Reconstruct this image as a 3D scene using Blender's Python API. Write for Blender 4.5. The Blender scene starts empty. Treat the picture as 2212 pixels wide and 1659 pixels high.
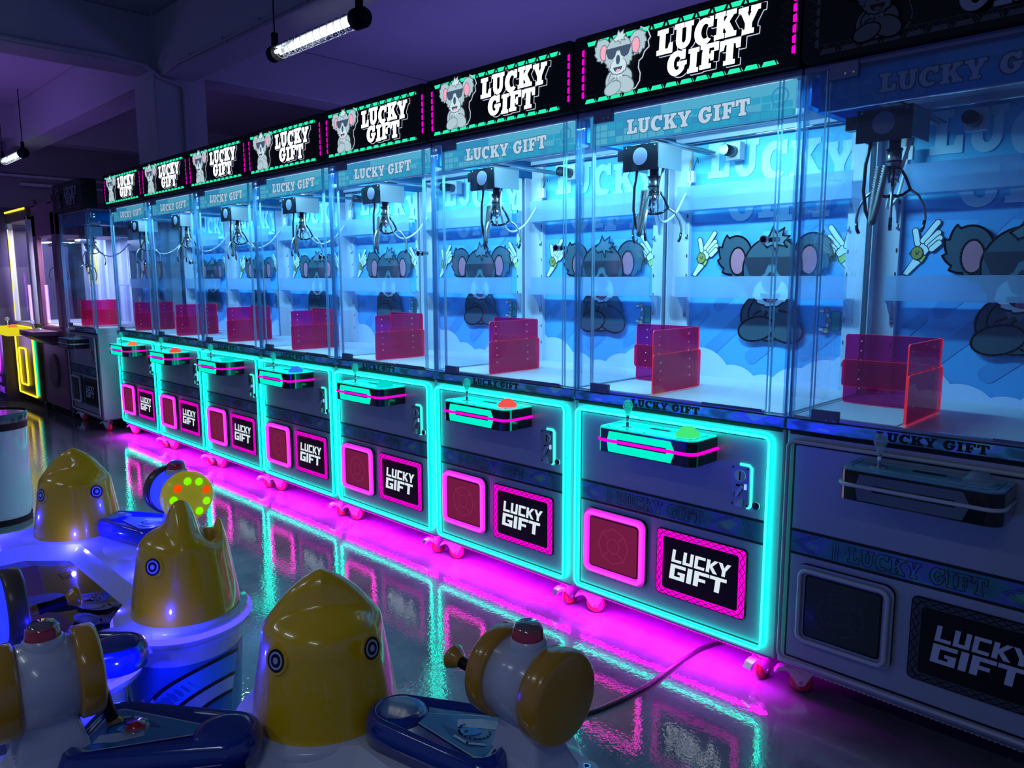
import bpy, bmesh, math, random
from mathutils import Vector, Matrix
from mathutils.geometry import tessellate_polygon
sc = bpy.context.scene
COL = sc.collection
PI = math.pi
rnd = random.Random(7)

# ------------------------------------------------------------------ camera
cam_d = bpy.data.cameras.new('camera')
cam = bpy.data.objects.new('camera', cam_d)
COL.objects.link(cam)
sc.camera = cam
R_ = Vector((0.71273856, 0.70142474, -0.00266138))
U_ = Vector((-0.09509734, 0.10038903, 0.99039312))
F_ = Vector((-0.69495341, 0.70563827, -0.13825476))
m3 = Matrix((R_, U_, -F_)).transposed()
cam.matrix_world = Matrix.Translation((1.01065, -2.27162, 1.35578)) @ m3.to_4x4()
cam_d.sensor_width = 36.0
cam_d.lens = 36.0 * 1628.96 / 2212.0
cam_d.clip_start = 0.02
cam_d.clip_end = 60
# ------------------------------------------------------------------ world, exposure, big lights
w = bpy.data.worlds.new('world'); sc.world = w; w.use_nodes = True
bg = w.node_tree.nodes['Background']
bg.inputs[0].default_value = (0.13, 0.20, 0.55, 1); bg.inputs[1].default_value = 0.42
sc.view_settings.view_transform = 'Standard'; sc.view_settings.look = 'None'
sc.view_settings.exposure = 0.0; sc.view_settings.gamma = 1.0
sc.view_settings.use_curve_mapping = False
sc.cycles.transparent_max_bounces = 48
sc.cycles.max_bounces = 8
sc.cycles.glossy_bounces = 4
sc.cycles.sample_clamp_indirect = 4.0
sc.cycles.caustics_reflective = False

def area(name, loc, rot, sx, sy, power, color):
    l = bpy.data.lights.new(name, 'AREA'); l.shape = 'RECTANGLE'; l.size = sx; l.size_y = sy
    l.energy = power; l.color = color
    o = bpy.data.objects.new(name, l); COL.objects.link(o); o.location = loc; o.rotation_euler = rot
    return o
def point(name, loc, power, color, r=0.03):
    l = bpy.data.lights.new(name, 'POINT'); l.energy = power; l.color = color; l.shadow_soft_size = r
    o = bpy.data.objects.new(name, l); COL.objects.link(o); o.location = loc
    return o
# purple light thrown up on the ceiling by the rows of lit machines further into the hall
area('neighbour_row_glow', (-4.0, 3.6, 1.9), (PI, 0, 0), 6.0, 1.2, 45, (0.26, 0.20, 1.0))
area('purple_machine_glow', (-11.0, -1.2, 1.6), (PI, 0, 0), 2.0, 2.0, 44, (0.38, 0.18, 1.0))

# unseen ceiling tubes over the aisle behind the camera, added for more front light
for lx in (-4.5, -1.6, 1.4):
    area('aisle_fill_tube', (lx, -3.6, 3.1), (0, 0, 0), 1.2, .06, 8.5, (0.72, 0.85, 1.0))
# ------------------------------------------------------------------ materials
MATS = {}
def M_(name): return MATS[name]
def nt(name):
    m = bpy.data.materials.new(name); m.use_nodes = True; MATS[name] = m
    t = m.node_tree; b = t.nodes['Principled BSDF']
    return m, t, b
def pm(name, col, rough=0.5, metal=0.0, spec=0.5, coat=0.0, emit=None, es=0.0, noise=0.0, nscale=40, bump=0.0, trans=0.0):
    m, t, b = nt(name)
    b.inputs['Base Color'].default_value = (*col, 1)
    b.inputs['Roughness'].default_value = rough
    b.inputs['Metallic'].default_value = metal
    b.inputs['Specular IOR Level'].default_value = spec
    b.inputs['Coat Weight'].default_value = coat
    b.inputs['Coat Roughness'].default_value = 0.06
    if trans: b.inputs['Transmission Weight'].default_value = trans
    if emit:
        b.inputs['Emission Color'].default_value = (*emit, 1); b.inputs['Emission Strength'].default_value = es
    if noise or bump:
        tc = t.nodes.new('ShaderNodeTexCoord'); n = t.nodes.new('ShaderNodeTexNoise')
        n.inputs['Scale'].default_value = nscale; n.inputs['Detail'].default_value = 4
        t.links.new(tc.outputs['Object'], n.inputs['Vector'])
        if noise:
            mx = t.nodes.new('ShaderNodeMix'); mx.data_type = 'RGBA'
            mx.inputs[6].default_value = (*[max(0, c * (1 - noise)) for c in col], 1)
            mx.inputs[7].default_value = (*[min(1, c * (1 + noise)) for c in col], 1)
            t.links.new(n.outputs['Fac'], mx.inputs[0]); t.links.new(mx.outputs[2], b.inputs['Base Color'])
        if bump:
            bp = t.nodes.new('ShaderNodeBump'); bp.inputs['Strength'].default_value = bump
            bp.inputs['Distance'].default_value = 0.01
            t.links.new(n.outputs['Fac'], bp.inputs['Height']); t.links.new(bp.outputs[0], b.inputs['Normal'])
    return m
def em(name, col, s):
    m = bpy.data.materials.new(name); m.use_nodes = True; MATS[name] = m
    t = m.node_tree; t.nodes.remove(t.nodes['Principled BSDF'])
    e = t.nodes.new('ShaderNodeEmission'); e.inputs[0].default_value = (*col, 1); e.inputs[1].default_value = s
    t.links.new(e.outputs[0], t.nodes['Material Output'].inputs[0])
    return m
def glass(name, tint=(0.97, 0.985, 1.0), base=0.04, k=0.9, body=None, bodyw=0.0, rough=0.0):
    """thin pane: tinted see-through, mirror at grazing angles, optionally some body colour"""
    m = bpy.data.materials.new(name); m.use_nodes = True; MATS[name] = m
    t = m.node_tree; t.nodes.remove(t.nodes['Principled BSDF'])
    tr = t.nodes.new('ShaderNodeBsdfTransparent'); tr.inputs[0].default_value = (*tint, 1)
    gl = t.nodes.new('ShaderNodeBsdfGlossy'); gl.inputs['Roughness'].default_value = rough
    lw = t.nodes.new('ShaderNodeLayerWeight'); lw.inputs[0].default_value = 0.5
    p = t.nodes.new('ShaderNodeMath'); p.operation = 'POWER'; p.inputs[1].default_value = 5
    a = t.nodes.new('ShaderNodeMath'); a.operation = 'MULTIPLY_ADD'; a.inputs[1].default_value = k; a.inputs[2].default_value = base
    t.links.new(lw.outputs['Facing'], p.inputs[0]); t.links.new(p.outputs[0], a.inputs[0])
    src = tr
    if bodyw:
        df = t.nodes.new('ShaderNodeBsdfDiffuse'); df.inputs[0].default_value = (*body, 1)
        tl = t.nodes.new('ShaderNodeBsdfTranslucent'); tl.inputs[0].default_value = (*body, 1)
        m0 = t.nodes.new('ShaderNodeMixShader'); m0.inputs[0].default_value = 0.5
        t.links.new(df.outputs[0], m0.inputs[1]); t.links.new(tl.outputs[0], m0.inputs[2])
        m1 = t.nodes.new('ShaderNodeMixShader'); m1.inputs[0].default_value = bodyw
        t.links.new(tr.outputs[0], m1.inputs[1]); t.links.new(m0.outputs[0], m1.inputs[2]); src = m1
    mx = t.nodes.new('ShaderNodeMixShader')
    t.links.new(a.outputs[0], mx.inputs[0]); t.links.new(src.outputs[0], mx.inputs[1]); t.links.new(gl.outputs[0], mx.inputs[2])
    t.links.new(mx.outputs[0], t.nodes['Material Output'].inputs[0])
    return m
def holo(name, dark, sat, rough=0.28, scale=(3, 1, 9)):
    m, t, b = nt(name)
    tc = t.nodes.new('ShaderNodeTexCoord'); mp = t.nodes.new('ShaderNodeMapping'); mp.inputs['Scale'].default_value = scale
    mp.inputs['Rotation'].default_value = (0, 0.5, 0)
    n = t.nodes.new('ShaderNodeTexNoise'); n.inputs['Scale'].default_value = 2.2; n.inputs['Detail'].default_value = 2
    r = t.nodes.new('ShaderNodeValToRGB'); cr = r.color_ramp
    cols = [(0.30, dark), (0.44, (dark[0] * .6, dark[1] * 1.3, dark[2] * 1.2)), (0.52, (.05 * sat, .22 * sat, .28 * sat)), (0.58, (.10 * sat, .12 * sat, .5 * sat)),
            (0.64, (.10 * sat, .4 * sat, .28 * sat)), (0.69, (.6 * sat, .2 * sat, .08 * sat)), (0.74, dark)]
    cr.elements[0].position = cols[0][0]; cr.elements[0].color = (*cols[0][1], 1)
    cr.elements[1].position = cols[-1][0]; cr.elements[1].color = (*cols[-1][1], 1)
    for p, c in cols[1:-1]:
        e = cr.elements.new(p); e.color = (*c, 1)
    t.links.new(tc.outputs['Object'], mp.inputs[0]); t.links.new(mp.outputs[0], n.inputs['Vector'])
    t.links.new(n.outputs['Fac'], r.inputs[0]); t.links.new(r.outputs[0], b.inputs['Base Color'])
    b.inputs['Metallic'].default_value = 0.35; b.inputs['Roughness'].default_value = rough
    return m

def backlit(name, col):
    em(name + '_lit', [min(1, c * 1.05) for c in col], 0.85)  # emission stands in for LED light coming through the printed sheet
    m = bpy.data.materials.new(name); m.use_nodes = True; MATS[name] = m
    t = m.node_tree; t.nodes.remove(t.nodes['Principled BSDF'])
    df = t.nodes.new('ShaderNodeBsdfDiffuse'); df.inputs[0].default_value = (*col, 1)
    tl = t.nodes.new('ShaderNodeBsdfTranslucent'); tl.inputs[0].default_value = (*[min(1, c * 1.15) for c in col], 1)
    mx = t.nodes.new('ShaderNodeMixShader'); mx.inputs[0].default_value = 0.7
    t.links.new(df.outputs[0], mx.inputs[1]); t.links.new(tl.outputs[0], mx.inputs[2])
    t.links.new(mx.outputs[0], t.nodes['Material Output'].inputs[0])
pm('cabinet_grey', (0.40, 0.42, 0.50), 0.42, 0.15, noise=0.03, nscale=300)
pm('panel_grey', (0.33, 0.36, 0.47), 0.38, 0.25, noise=0.04, nscale=400)
pm('black', (0.003, 0.003, 0.005), 0.6, spec=0.25)
pm('black_gloss', (0.004, 0.004, 0.006), 0.12, coat=0.6)
pm('line_black', (0.003, 0.004, 0.008), 0.7)
pm('line_grey', (0.035, 0.05, 0.06), 0.6)
pm('white_steel', (0.52, 0.58, 0.74), 0.45)
pm('prize_floor', (0.46, 0.49, 0.62), 0.4)
pm('grey_plastic', (0.12, 0.13, 0.25), 0.5)
pm('chrome', (0.75, 0.78, 0.82), 0.12, 1.0)
pm('steel', (0.38, 0.40, 0.44), 0.3, 0.9)
pm('dark_steel', (0.03, 0.04, 0.06), 0.15, 0.85)
pm('zinc', (0.7, 0.66, 0.72), 0.28, 0.85)
pm('wheel_red', (0.55, 0.02, 0.06), 0.3, coat=0.5)
pm('cable_white', (0.75, 0.76, 0.78), 0.4)
pm('cable_black', (0.01, 0.01, 0.013), 0.4)
pm('wire_orange', (0.8, 0.3, 0.05), 0.5)
holo('holo_strip', (.13, .22, .28), 3.0)
holo('holo_band', (.09, .12, .20), 1.1, 0.35, (2, 1, 4))
pm('flap_off', (0.02, 0.02, 0.022), 0.25, coat=0.4)
glass('clear_glass')
glass('side_glass', (0.93, 0.965, 1.0), 0.05)
glass('acrylic_post', (0.72, 0.87, 0.97), 0.12, 0.9, (0.3, 0.5, 0.75), 0.10)
glass('frosted', (0.75, 0.87, 1.0), 0.03, 0.5, (0.50, 0.68, 0.90), 0.50, 0.3)
glass('shelf_acrylic', (0.80, 0.9, 1.0), 0.03, 0.5, (0.55, 0.7, 0.9), 0.35, 0.3)
glass('pink_acrylic', (0.95, 0.14, 0.55), 0.03, 0.6, (0.8, 0.03, 0.26), 0.26)
pm('pink_edge', (1.0, 0.05, 0.06), 0.4, emit=(1.0, 0.03, 0.05), es=0.45)
glass('glass_edge', (0.6, 0.85, 1.0), 0.15, 0.8, (0.6, 0.85, 1.0), 0.45, 0.1)
# lit things
em('neon_cyan', (0.03, 1.0, 0.60), 2.8)
em('neon_pink', (1.0, 0.035, 0.40), 2.4)
em('neon_cyan_back', (0.0, 1.0, 0.74), 7.5)
em('neon_pink_back', (1.0, 0.01, 0.66), 6.0)
em('neon_magenta', (0.95, 0.0, 0.66), 1.15)
em('led_magenta', (1.0, 0.0, 0.95), 5.0)
em('led_teal', (0.02, 0.95, 0.50), 1.0)
em('letter_white', (0.86, 0.93, 1.0), 1.9)
em('letter_soft', (0.80, 0.90, 1.0), 0.9)
em('halo_white', (0.75, 0.8, 1.0), 0.8)
em('window_cyan', (0.0, 0.92, 0.62), 1.0)
em('koala_fur', (0.44, 0.60, 0.66), 1.0)
em('koala_light', (0.62, 0.80, 0.86), 1.0)
em('koala_dark', (0.06, 0.10, 0.17), 1.0)
em('koala_pink', (0.95, 0.42, 0.55), 1.0)
em('koala_line', (0.12, 0.17, 0.22), 1.0)
em('led_strip_white', (0.75, 0.9, 1.0), 8.0)
em('flap_glow', (0.30, 0.02, 0.10), 0.55)
em('coin_led', (0.15, 0.3, 1.0), 2.0)
em('tube_white', (0.9, 0.97, 1.0), 5.0)
em('stick_glow', (0.02, 0.7, 0.6), 0.8)
for n, c in dict(green=(0.06, .9, .22), red=(1.0, .10, .08), cyan=(0.0, .75, .7), blue=(.03, .22, 1.0), orange=(1.0, .25, .08)).items():
    em('button_' + n, c, 0.9)
pm('console_lit', (0.02, 0.45, 0.42), 0.2, coat=0.4, emit=(0.0, 0.75, 0.62), es=0.75)
# unlit versions of the same parts on machines that are switched off
pm('off_tube', (0.45, 0.48, 0.52), 0.35)
pm('off_white', (0.50, 0.55, 0.66), 0.5)
pm('off_mesh', (0.045, 0.055, 0.075), 0.4)
pm('off_dim', (0.03, 0.035, 0.05), 0.5)
pm('console_off', (0.10, 0.28, 0.42), 0.22, coat=0.5)
glass('clear_plastic', (0.85, 0.9, 0.95), 0.12, 0.9, (0.7, 0.75, 0.8), 0.25)
# printed poster colours
pm('print_sky', (0.075, 0.36, 0.80), 0.5)
pm('print_sky_light', (0.10, 0.55, 0.86), 0.5)
pm('print_sky_deep', (0.05, 0.26, 0.66), 0.5)
pm('print_cloud', (0.52, 0.66, 0.97), 0.5)
pm('print_letter', (0.50, 0.82, 0.98), 0.5)
pm('print_stripe', (0.055, 0.28, 0.66), 0.5)
pm('print_fur', (0.022, 0.06, 0.10), 0.5)
pm('print_fur_light', (0.06, 0.13, 0.18), 0.5)
pm('print_line', (0.005, 0.01, 0.03), 0.5)
pm('print_pink', (0.42, 0.14, 0.22), 0.5)
pm('print_white', (0.75, 0.85, 0.88), 0.5)
pm('print_lime', (0.42, 0.62, 0.10), 0.5)
pm('print_gold', (0.30, 0.27, 0.06), 0.5)
pm('print_green', (0.02, 0.25, 0.18), 0.5)
pm('print_tan', (0.38, 0.28, 0.16), 0.5)
backlit('valance_blue', (0.04, 0.33, 0.62))
backlit('valance_tile', (0.10, 0.50, 0.72))
backlit('valance_line', (0.02, 0.22, 0.40))

pm('white_gloss', (0.62, 0.64, 0.72), 0.18, coat=0.5)
pm('drum_rim', (0.05, 0.06, 0.09), 0.2, coat=.5)
pm('screen_blue2', (0.02, 0.03, 0.10), 0.2, coat=.5)
pm('head_yellow', (0.85, 0.50, 0.0), 0.25, coat=0.8, spec=0.4)
pm('cap_orange', (0.50, 0.24, 0.01), 0.25, coat=0.5)
pm('blue_plastic', (0.004, 0.03, 0.26), 0.16, coat=0.8)
pm('white_plastic', (0.50, 0.52, 0.62), 0.25, coat=0.4)
pm('red_button', (0.45, 0.01, 0.03), 0.15, coat=0.8)
pm('eye_white', (0.45, 0.50, 0.58), 0.3); pm('eye_black', (0.008, 0.01, 0.02), 0.25)
pm('print_sea', (0.01, 0.07, 0.28), 0.3, coat=.5); pm('print_sea2', (0.02, 0.17, 0.42), 0.3, coat=.5); pm('print_foam', (0.45, 0.55, 0.66), 0.35, coat=.5)
pm('screen_glass', (0.006, 0.016, 0.03), 0.08, coat=1.0); pm('print_coral', (0.35, 0.02, 0.09), 0.3, coat=.5); pm('print_fish', (0.16, 0.17, 0.05), 0.3, coat=.5); pm('print_teal', (0.01, 0.07, 0.09), 0.3, coat=.5)
em('led_blue', (0.02, 0.02, 1.0), 2.2); em('rim_blue', (0.022, 0.018, 1.0), 6.5)
em('spot_green', (0.25, 1.0, 0.0), 1.0); em('spot_red', (1.0, 0.07, 0.0), 1.0)
pm('drum_lit_blue', (0.02, 0.03, 0.9), .4, emit=(0.02, 0.04, 1.0), es=1.1)  # white drum lit blue: the light is put into base colour and emission
pm('cap_lit', (0.50, 0.42, 0.01), 0.3, emit=(.35, .33, .0), es=.45, coat=.3)


# ------------------------------------------------------------------ mesh builder
class MB:
    def __init__(s, *mats):
        s.bm = bmesh.new(); s.mats = list(mats); s.cur = 0; s.smooth_all = False
    def mi(s, name):
        if name is None: return 0
        if name not in s.mats: s.mats.append(name)
        return s.mats.index(name)
    def faces(s, fs, mat, smooth=False):
        i = s.mi(mat)
        for f in fs:
            f.material_index = i; f.smooth = smooth
    def face(s, pts, mat=None, smooth=False):
        try:
            f = s.bm.faces.new([s.bm.verts.new(p) for p in pts]); s.faces([f], mat, smooth)
        except ValueError: pass
    def box(s, x0, x1, y0, y1, z0, z1, mat=None, bev=0.0, seg=2):
        if x0 > x1: x0, x1 = x1, x0
        if y0 > y1: y0, y1 = y1, y0
        if z0 > z1: z0, z1 = z1, z0
        v = [s.bm.verts.new((x, y, z)) for x in (x0, x1) for y in (y0, y1) for z in (z0, z1)]
        q = [(0, 1, 3, 2), (4, 6, 7, 5), (0, 4, 5, 1), (2, 3, 7, 6), (0, 2, 6, 4), (1, 5, 7, 3)]
        fs = [s.bm.faces.new([v[i] for i in a]) for a in q]
        s.faces(fs, mat)
        if bev:
            es = list({e for f in fs for e in f.edges})
            r = bmesh.ops.bevel(s.bm, geom=es, offset=bev, segments=seg, affect='EDGES', profile=0.5)
            s.faces(r['faces'], mat, True)
    def obox(s, c, ax, ay, az, mat=None):
        c = Vector(c); ax = Vector(ax); ay = Vector(ay); az = Vector(az)
        v = [s.bm.verts.new(c + ax * i + ay * j + az * k) for i in (-1, 1) for j in (-1, 1) for k in (-1, 1)]
        q = [(0, 1, 3, 2), (4, 6, 7, 5), (0, 4, 5, 1), (2, 3, 7, 6), (0, 2, 6, 4), (1, 5, 7, 3)]
        s.faces([s.bm.faces.new([v[i] for i in a]) for a in q], mat)
    def sweep(s, pts, r, mat=None, seg=8, closed=False, cap=True, rf=None):
        pts = [Vector(p) for p in pts]; n = len(pts); rings = []
        up = None
        for i, p in enumerate(pts):
            if closed: t = pts[(i + 1) % n] - pts[i - 1]
            else: t = pts[min(i + 1, n - 1)] - pts[max(i - 1, 0)]
            t.normalize()
            if up is None:
                up = Vector((0, 0, 1)) if abs(t.z) < 0.9 else Vector((1, 0, 0))
            u = (up - t * up.dot(t))
            if u.length < 1e-5: u = t.orthogonal()
            u.normalize(); up = u; b = t.cross(u)
            rr = rf(i / (n - 1)) * r if rf else r
            rings.append([s.bm.verts.new(p + (u * math.cos(a) + b * math.sin(a)) * rr) for a in [2 * PI * k / seg for k in range(seg)]])
        fs = []
        for i in range(n if closed else n - 1):
            A = rings[i]; B = rings[(i + 1) % n]
            for k in range(seg):
                fs.append(s.bm.faces.new([A[k], A[(k + 1) % seg], B[(k + 1) % seg], B[k]]))
        s.faces(fs, mat, True)
        if cap and not closed:
            s.faces([s.bm.faces.new(list(reversed(rings[0]))), s.bm.faces.new(rings[-1])], mat)
    def cyl(s, p0, p1, r, mat=None, seg=24, r1=None):
        p0 = Vector(p0); p1 = Vector(p1); t = (p1 - p0).normalized(); u = t.orthogonal().normalized(); b = t.cross(u)
        r1 = r if r1 is None else r1
        A = [s.bm.verts.new(p0 + (u * math.cos(a) + b * math.sin(a)) * r) for a in [2 * PI * k / seg for k in range(seg)]]
        B = [s.bm.verts.new(p1 + (u * math.cos(a) + b * math.sin(a)) * r1) for a in [2 * PI * k / seg for k in range(seg)]]
        s.faces([s.bm.faces.new([A[k], A[(k + 1) % seg], B[(k + 1) % seg], B[k]]) for k in range(seg)], mat, True)
        s.faces([s.bm.faces.new(list(reversed(A))), s.bm.faces.new(B)], mat)
    def lathe(s, prof, origin=(0, 0, 0), axis=(0, 0, 1), mat=None, seg=32, mats=None):
        """prof: list of (radius, height) along axis"""
        o = Vector(origin); t = Vector(axis).normalized()
        u = Vector((1, 0, 0)) if abs(t.x) < 0.9 else Vector((0, 1, 0))
        u = (u - t * u.dot(t)).normalized(); b = t.cross(u); rings = []
        for r, h in prof:
            if r < 1e-5: rings.append([s.bm.verts.new(o + t * h)])
            else: rings.append([s.bm.verts.new(o + t * h + (u * math.cos(a) + b * math.sin(a)) * r) for a in [2 * PI * k / seg for k in range(seg)]])
        for i in range(len(rings) - 1):
            A, B = rings[i], rings[i + 1]; fs = []
            mm = mats[i] if mats else mat
            for k in range(seg):
                k2 = (k + 1) % seg
                if len(A) == 1 and len(B) == 1: continue
                if len(A) == 1: fs.append(s.bm.faces.new([A[0], B[k2], B[k]]))
                elif len(B) == 1: fs.append(s.bm.faces.new([A[k], A[k2], B[0]]))
                else: fs.append(s.bm.faces.new([A[k], A[k2], B[k2], B[k]]))
            s.faces(fs, mm, True)
    def ball(s, c, r, mat=None, seg=20, sz=1.0):
        n = 12
        s.lathe([(r * math.sin(PI * i / n), -r * sz * math.cos(PI * i / n)) for i in range(n + 1)], c, (0, 0, 1), mat, seg)
    def prism(s, pts, f, d0, d1, mat=None, side=None):
        """polygon pts (u,v) mapped through f(u,v,d), walls from d0 to d1, front at d0"""
        tris = tessellate_polygon([[Vector((p[0], p[1], 0)) for p in pts]])
        A = [s.bm.verts.new(f(u, v, d0)) for u, v in pts]; B = [s.bm.verts.new(f(u, v, d1)) for u, v in pts]
        fs = []
        for t in tris:
            try:
                fs.append(s.bm.faces.new([A[i] for i in t])); fs.append(s.bm.faces.new([B[i] for i in reversed(t)]))
            except ValueError: pass
        s.faces(fs, mat)
        n = len(pts); sd = []
        for i in range(n):
            try: sd.append(s.bm.faces.new([A[i], A[(i + 1) % n], B[(i + 1) % n], B[i]]))
            except ValueError: pass
        s.faces(sd, side or mat)
    def back(s, a, c):
        ia = s.mi(a); ic = s.mi(c); s.bm.normal_update()
        bmesh.ops.recalc_face_normals(s.bm, faces=s.bm.faces[:])
        for f in s.bm.faces:
            if f.material_index == ia and f.normal.y > -0.45: f.material_index = ic
    def build(s, name, parent=None, smooth_angle=None, **props):
        bmesh.ops.recalc_face_normals(s.bm, faces=s.bm.faces[:])
        me = bpy.data.meshes.new(name); s.bm.to_mesh(me); s.bm.free()
        for m in s.mats: me.materials.append(MATS[m])
        o = bpy.data.objects.new(name, me); COL.objects.link(o)
        if parent is not None: o.parent = parent
        for k, v in props.items(): o[k] = v
        return o

def tag(o, label, cat, group=None):
    o['label'] = label; o['category'] = cat
    if group: o['group'] = group
    return o
def empty(name, loc, label, cat, group=None, rz=0.0):
    o = bpy.data.objects.new(name, None); COL.objects.link(o); o.location = loc; o.rotation_euler = (0, 0, rz)
    o.empty_display_size = 0.1
    return tag(o, label, cat, group)
def struct(o): o['kind'] = 'structure'; return o
def dup(o, parent=None):
    c = o.copy(); COL.objects.link(c)
    if parent is not None: c.parent = parent
    for ch in list(o.children): dup(ch, c)
    return c
def find(o, name):
    for ch in o.children:
        if ch.name.split('.')[0] == name: return ch
        r = find(ch, name)
        if r: return r

# ------------------------------------------------------------------ flat art on a surface
def arc(cx, cy, rx, ry, a0, a1, n=14):
    return [(cx + rx * math.cos(math.radians(a0 + (a1 - a0) * i / n)), cy + ry * math.sin(math.radians(a0 + (a1 - a0) * i / n))) for i in range(n + 1)]
def ell(cx, cy, rx, ry, n=28, rot=0.0):
    c, s_ = math.cos(rot), math.sin(rot); out = []
    for i in range(n):
        a = 2 * PI * i / n; x, y = rx * math.cos(a), ry * math.sin(a)
        out.append((cx + x * c - y * s_, cy + x * s_ + y * c))
    return out
def fluffy(cx, cy, rx, ry, teeth, a0, a1, amp, n=48):
    out = []
    for i in range(n * 2):
        a = 360.0 * i / (n * 2); k = 1.0
        aa = a % 360
        lo, hi = a0 % 360, a1 % 360
        inside = (lo <= aa <= hi) if lo <= hi else (aa >= lo or aa <= hi)
        if inside:
            span = (hi - lo) % 360; t = ((aa - lo) % 360) / span * teeth
            k = 1 + amp * (1 - (t % 1.0))
        out.append((cx + rx * k * math.cos(math.radians(a)), cy + ry * k * math.sin(math.radians(a))))
    return out
def rrect(x0, x1, z0, z1, r, n=5):
    return arc(x1 - r, z1 - r, r, r, 0, 90, n) + arc(x0 + r, z1 - r, r, r, 90, 180, n) + arc(x0 + r, z0 + r, r, r, 180, 270, n) + arc(x1 - r, z0 + r, r, r, 270, 360, n)

SLAB = {
 'L': ([(0, 0), (.78, 0), (.78, .40), (.62, .40), (.56, .19), (.40, .19), (.40, .82), (.53, .82), (.53, 1), (0, 1), (0, .82), (.12, .82), (.12, .19), (0, .19)], .86),
 'U': ([(0, 1), (0, .82), (.1, .82)] + arc(.45, .34, .35, .36, 180, 360) + [(.8, .82), (.9, .82), (.9, 1), (.5, 1), (.5, .82), (.58, .82)] + arc(.47, .36, .11, .16, 0, -180, 8) + [(.36, .82), (.45, .82), (.45, 1)], .98),
 'C': ([(.84, 1.02), (.70, 1.02), (.66, .96)] + arc(.44, .5, .44, .52, 66, 318, 24) + arc(.50, .5, .20, .30, 300, 45, 16) + [(.64, .64), (.84, .64)], .94),
 'G': ([(.84, 1.02), (.70, 1.02), (.66, .96)] + arc(.44, .5, .44, .52, 66, 325, 24) + [(.84, .38), (.92, .38), (.92, .54), (.48, .54), (.48, .38), (.57, .38), (.57, .24)] + arc(.48, .5, .18, .30, 285, 45, 16) + [(.64, .64), (.84, .64)], 1.0),
 'K': ([(0, 0), (.44, 0), (.44, .17), (.37, .17), (.37, .33), (.43, .41), (.56, .17), (.5, .17), (.5, 0), (.97, 0), (.97, .17), (.88, .17), (.63, .58), (.82, .83), (.92, .83), (.92, 1), (.5, 1), (.5, .83), (.57, .83), (.37, .56), (.37, .83), (.44, .83), (.44, 1), (0, 1), (0, .83), (.1, .83), (.1, .17), (0, .17)], 1.03),
 'Y': ([(.22, 0), (.70, 0), (.70, .17), (.60, .17), (.60, .4), (.82, .83), (.92, .83), (.92, 1), (.53, 1), (.53, .83), (.57, .83), (.46, .6), (.36, .83), (.4, .83), (.4, 1), (0, 1), (0, .83), (.1, .83), (.32, .4), (.32, .17), (.22, .17)], .98),
 'I': ([(0, 0), (.48, 0), (.48, .17), (.38, .17), (.38, .83), (.48, .83), (.48, 1), (0, 1), (0, .83), (.1, .83), (.1, .17), (0, .17)], .56),
 'F': ([(0, 0), (.50, 0), (.50, .17), (.38, .17), (.38, .4), (.48, .4), (.48, .3), (.6, .3), (.6, .68), (.48, .68), (.48, .57), (.38, .57), (.38, .83), (.6, .83), (.64, .66), (.80, .66), (.80, 1), (0, 1), (0, .83), (.1, .83), (.1, .17), (0, .17)], .87),
 'T': ([(.2, 0), (.68, 0), (.68, .17), (.58, .17), (.58, .83), (.68, .83), (.72, .62), (.88, .62), (.88, 1), (0, 1), (0, .62), (.16, .62), (.20, .83), (.3, .83), (.3, .17), (.2, .17)], .94)}
BLOCK = {
 'L': ([(0, 0), (.8, 0), (.8, .22), (.26, .22), (.26, 1), (0, 1)], .9),
 'U': ([(0, 0), (.8, 0), (.8, 1), (.55, 1), (.55, .22), (.26, .22), (.26, 1), (0, 1)], .92),
 'C': ([(0, 0), (.8, 0), (.8, .22), (.26, .22), (.26, .78), (.8, .78), (.8, 1), (0, 1)], .92),
 'K': ([(0, 0), (.26, 0), (.26, .4), (.55, 0), (.88, 0), (.46, .52), (.86, 1), (.56, 1), (.26, .62), (.26, 1), (0, 1)], .9),
 'Y': ([(.3, 0), (.56, 0), (.56, .4), (.90, 1), (.62, 1), (.43, .65), (.25, 1), (-.03, 1), (.3, .4)], .96),
 'G': ([(0, 0), (.84, 0), (.84, .55), (.44, .55), (.44, .37), (.58, .37), (.58, .22), (.26, .22), (.26, .78), (.84, .78), (.84, 1), (0, 1)], .95),
 'I': ([(0, 0), (.26, 0), (.26, 1), (0, 1)], .37),
 'F': ([(0, 0), (.26, 0), (.26, .35), (.62, .35), (.62, .56), (.26, .56), (.26, .78), (.78, .78), (.78, 1), (0, 1)], .84),
 'T': ([(.28, 0), (.54, 0), (.54, .78), (.84, .78), (.84, 1), (-.02, 1), (-.02, .78), (.28, .78)], .9),
 'M': ([(0, 0), (.22, 0), (.22, .6), (.45, .25), (.68, .6), (.68, 0), (.9, 0), (.9, 1), (.7, 1), (.45, .6), (.2, 1), (0, 1)], 1.0),
 'N': ([(0, 0), (.24, 0), (.24, .6), (.58, 0), (.82, 0), (.82, 1), (.58, 1), (.58, .4), (.24, 1), (0, 1)], .92),
 'H': ([(0, 0), (.24, 0), (.24, .4), (.56, .4), (.56, 0), (.8, 0), (.8, 1), (.56, 1), (.56, .6), (.24, .6), (.24, 1), (0, 1)], .9),
 'E': ([(0, 0), (.76, 0), (.76, .2), (.26, .2), (.26, .4), (.66, .4), (.66, .6), (.26, .6), (.26, .8), (.76, .8), (.76, 1), (0, 1)], .85)}

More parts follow.
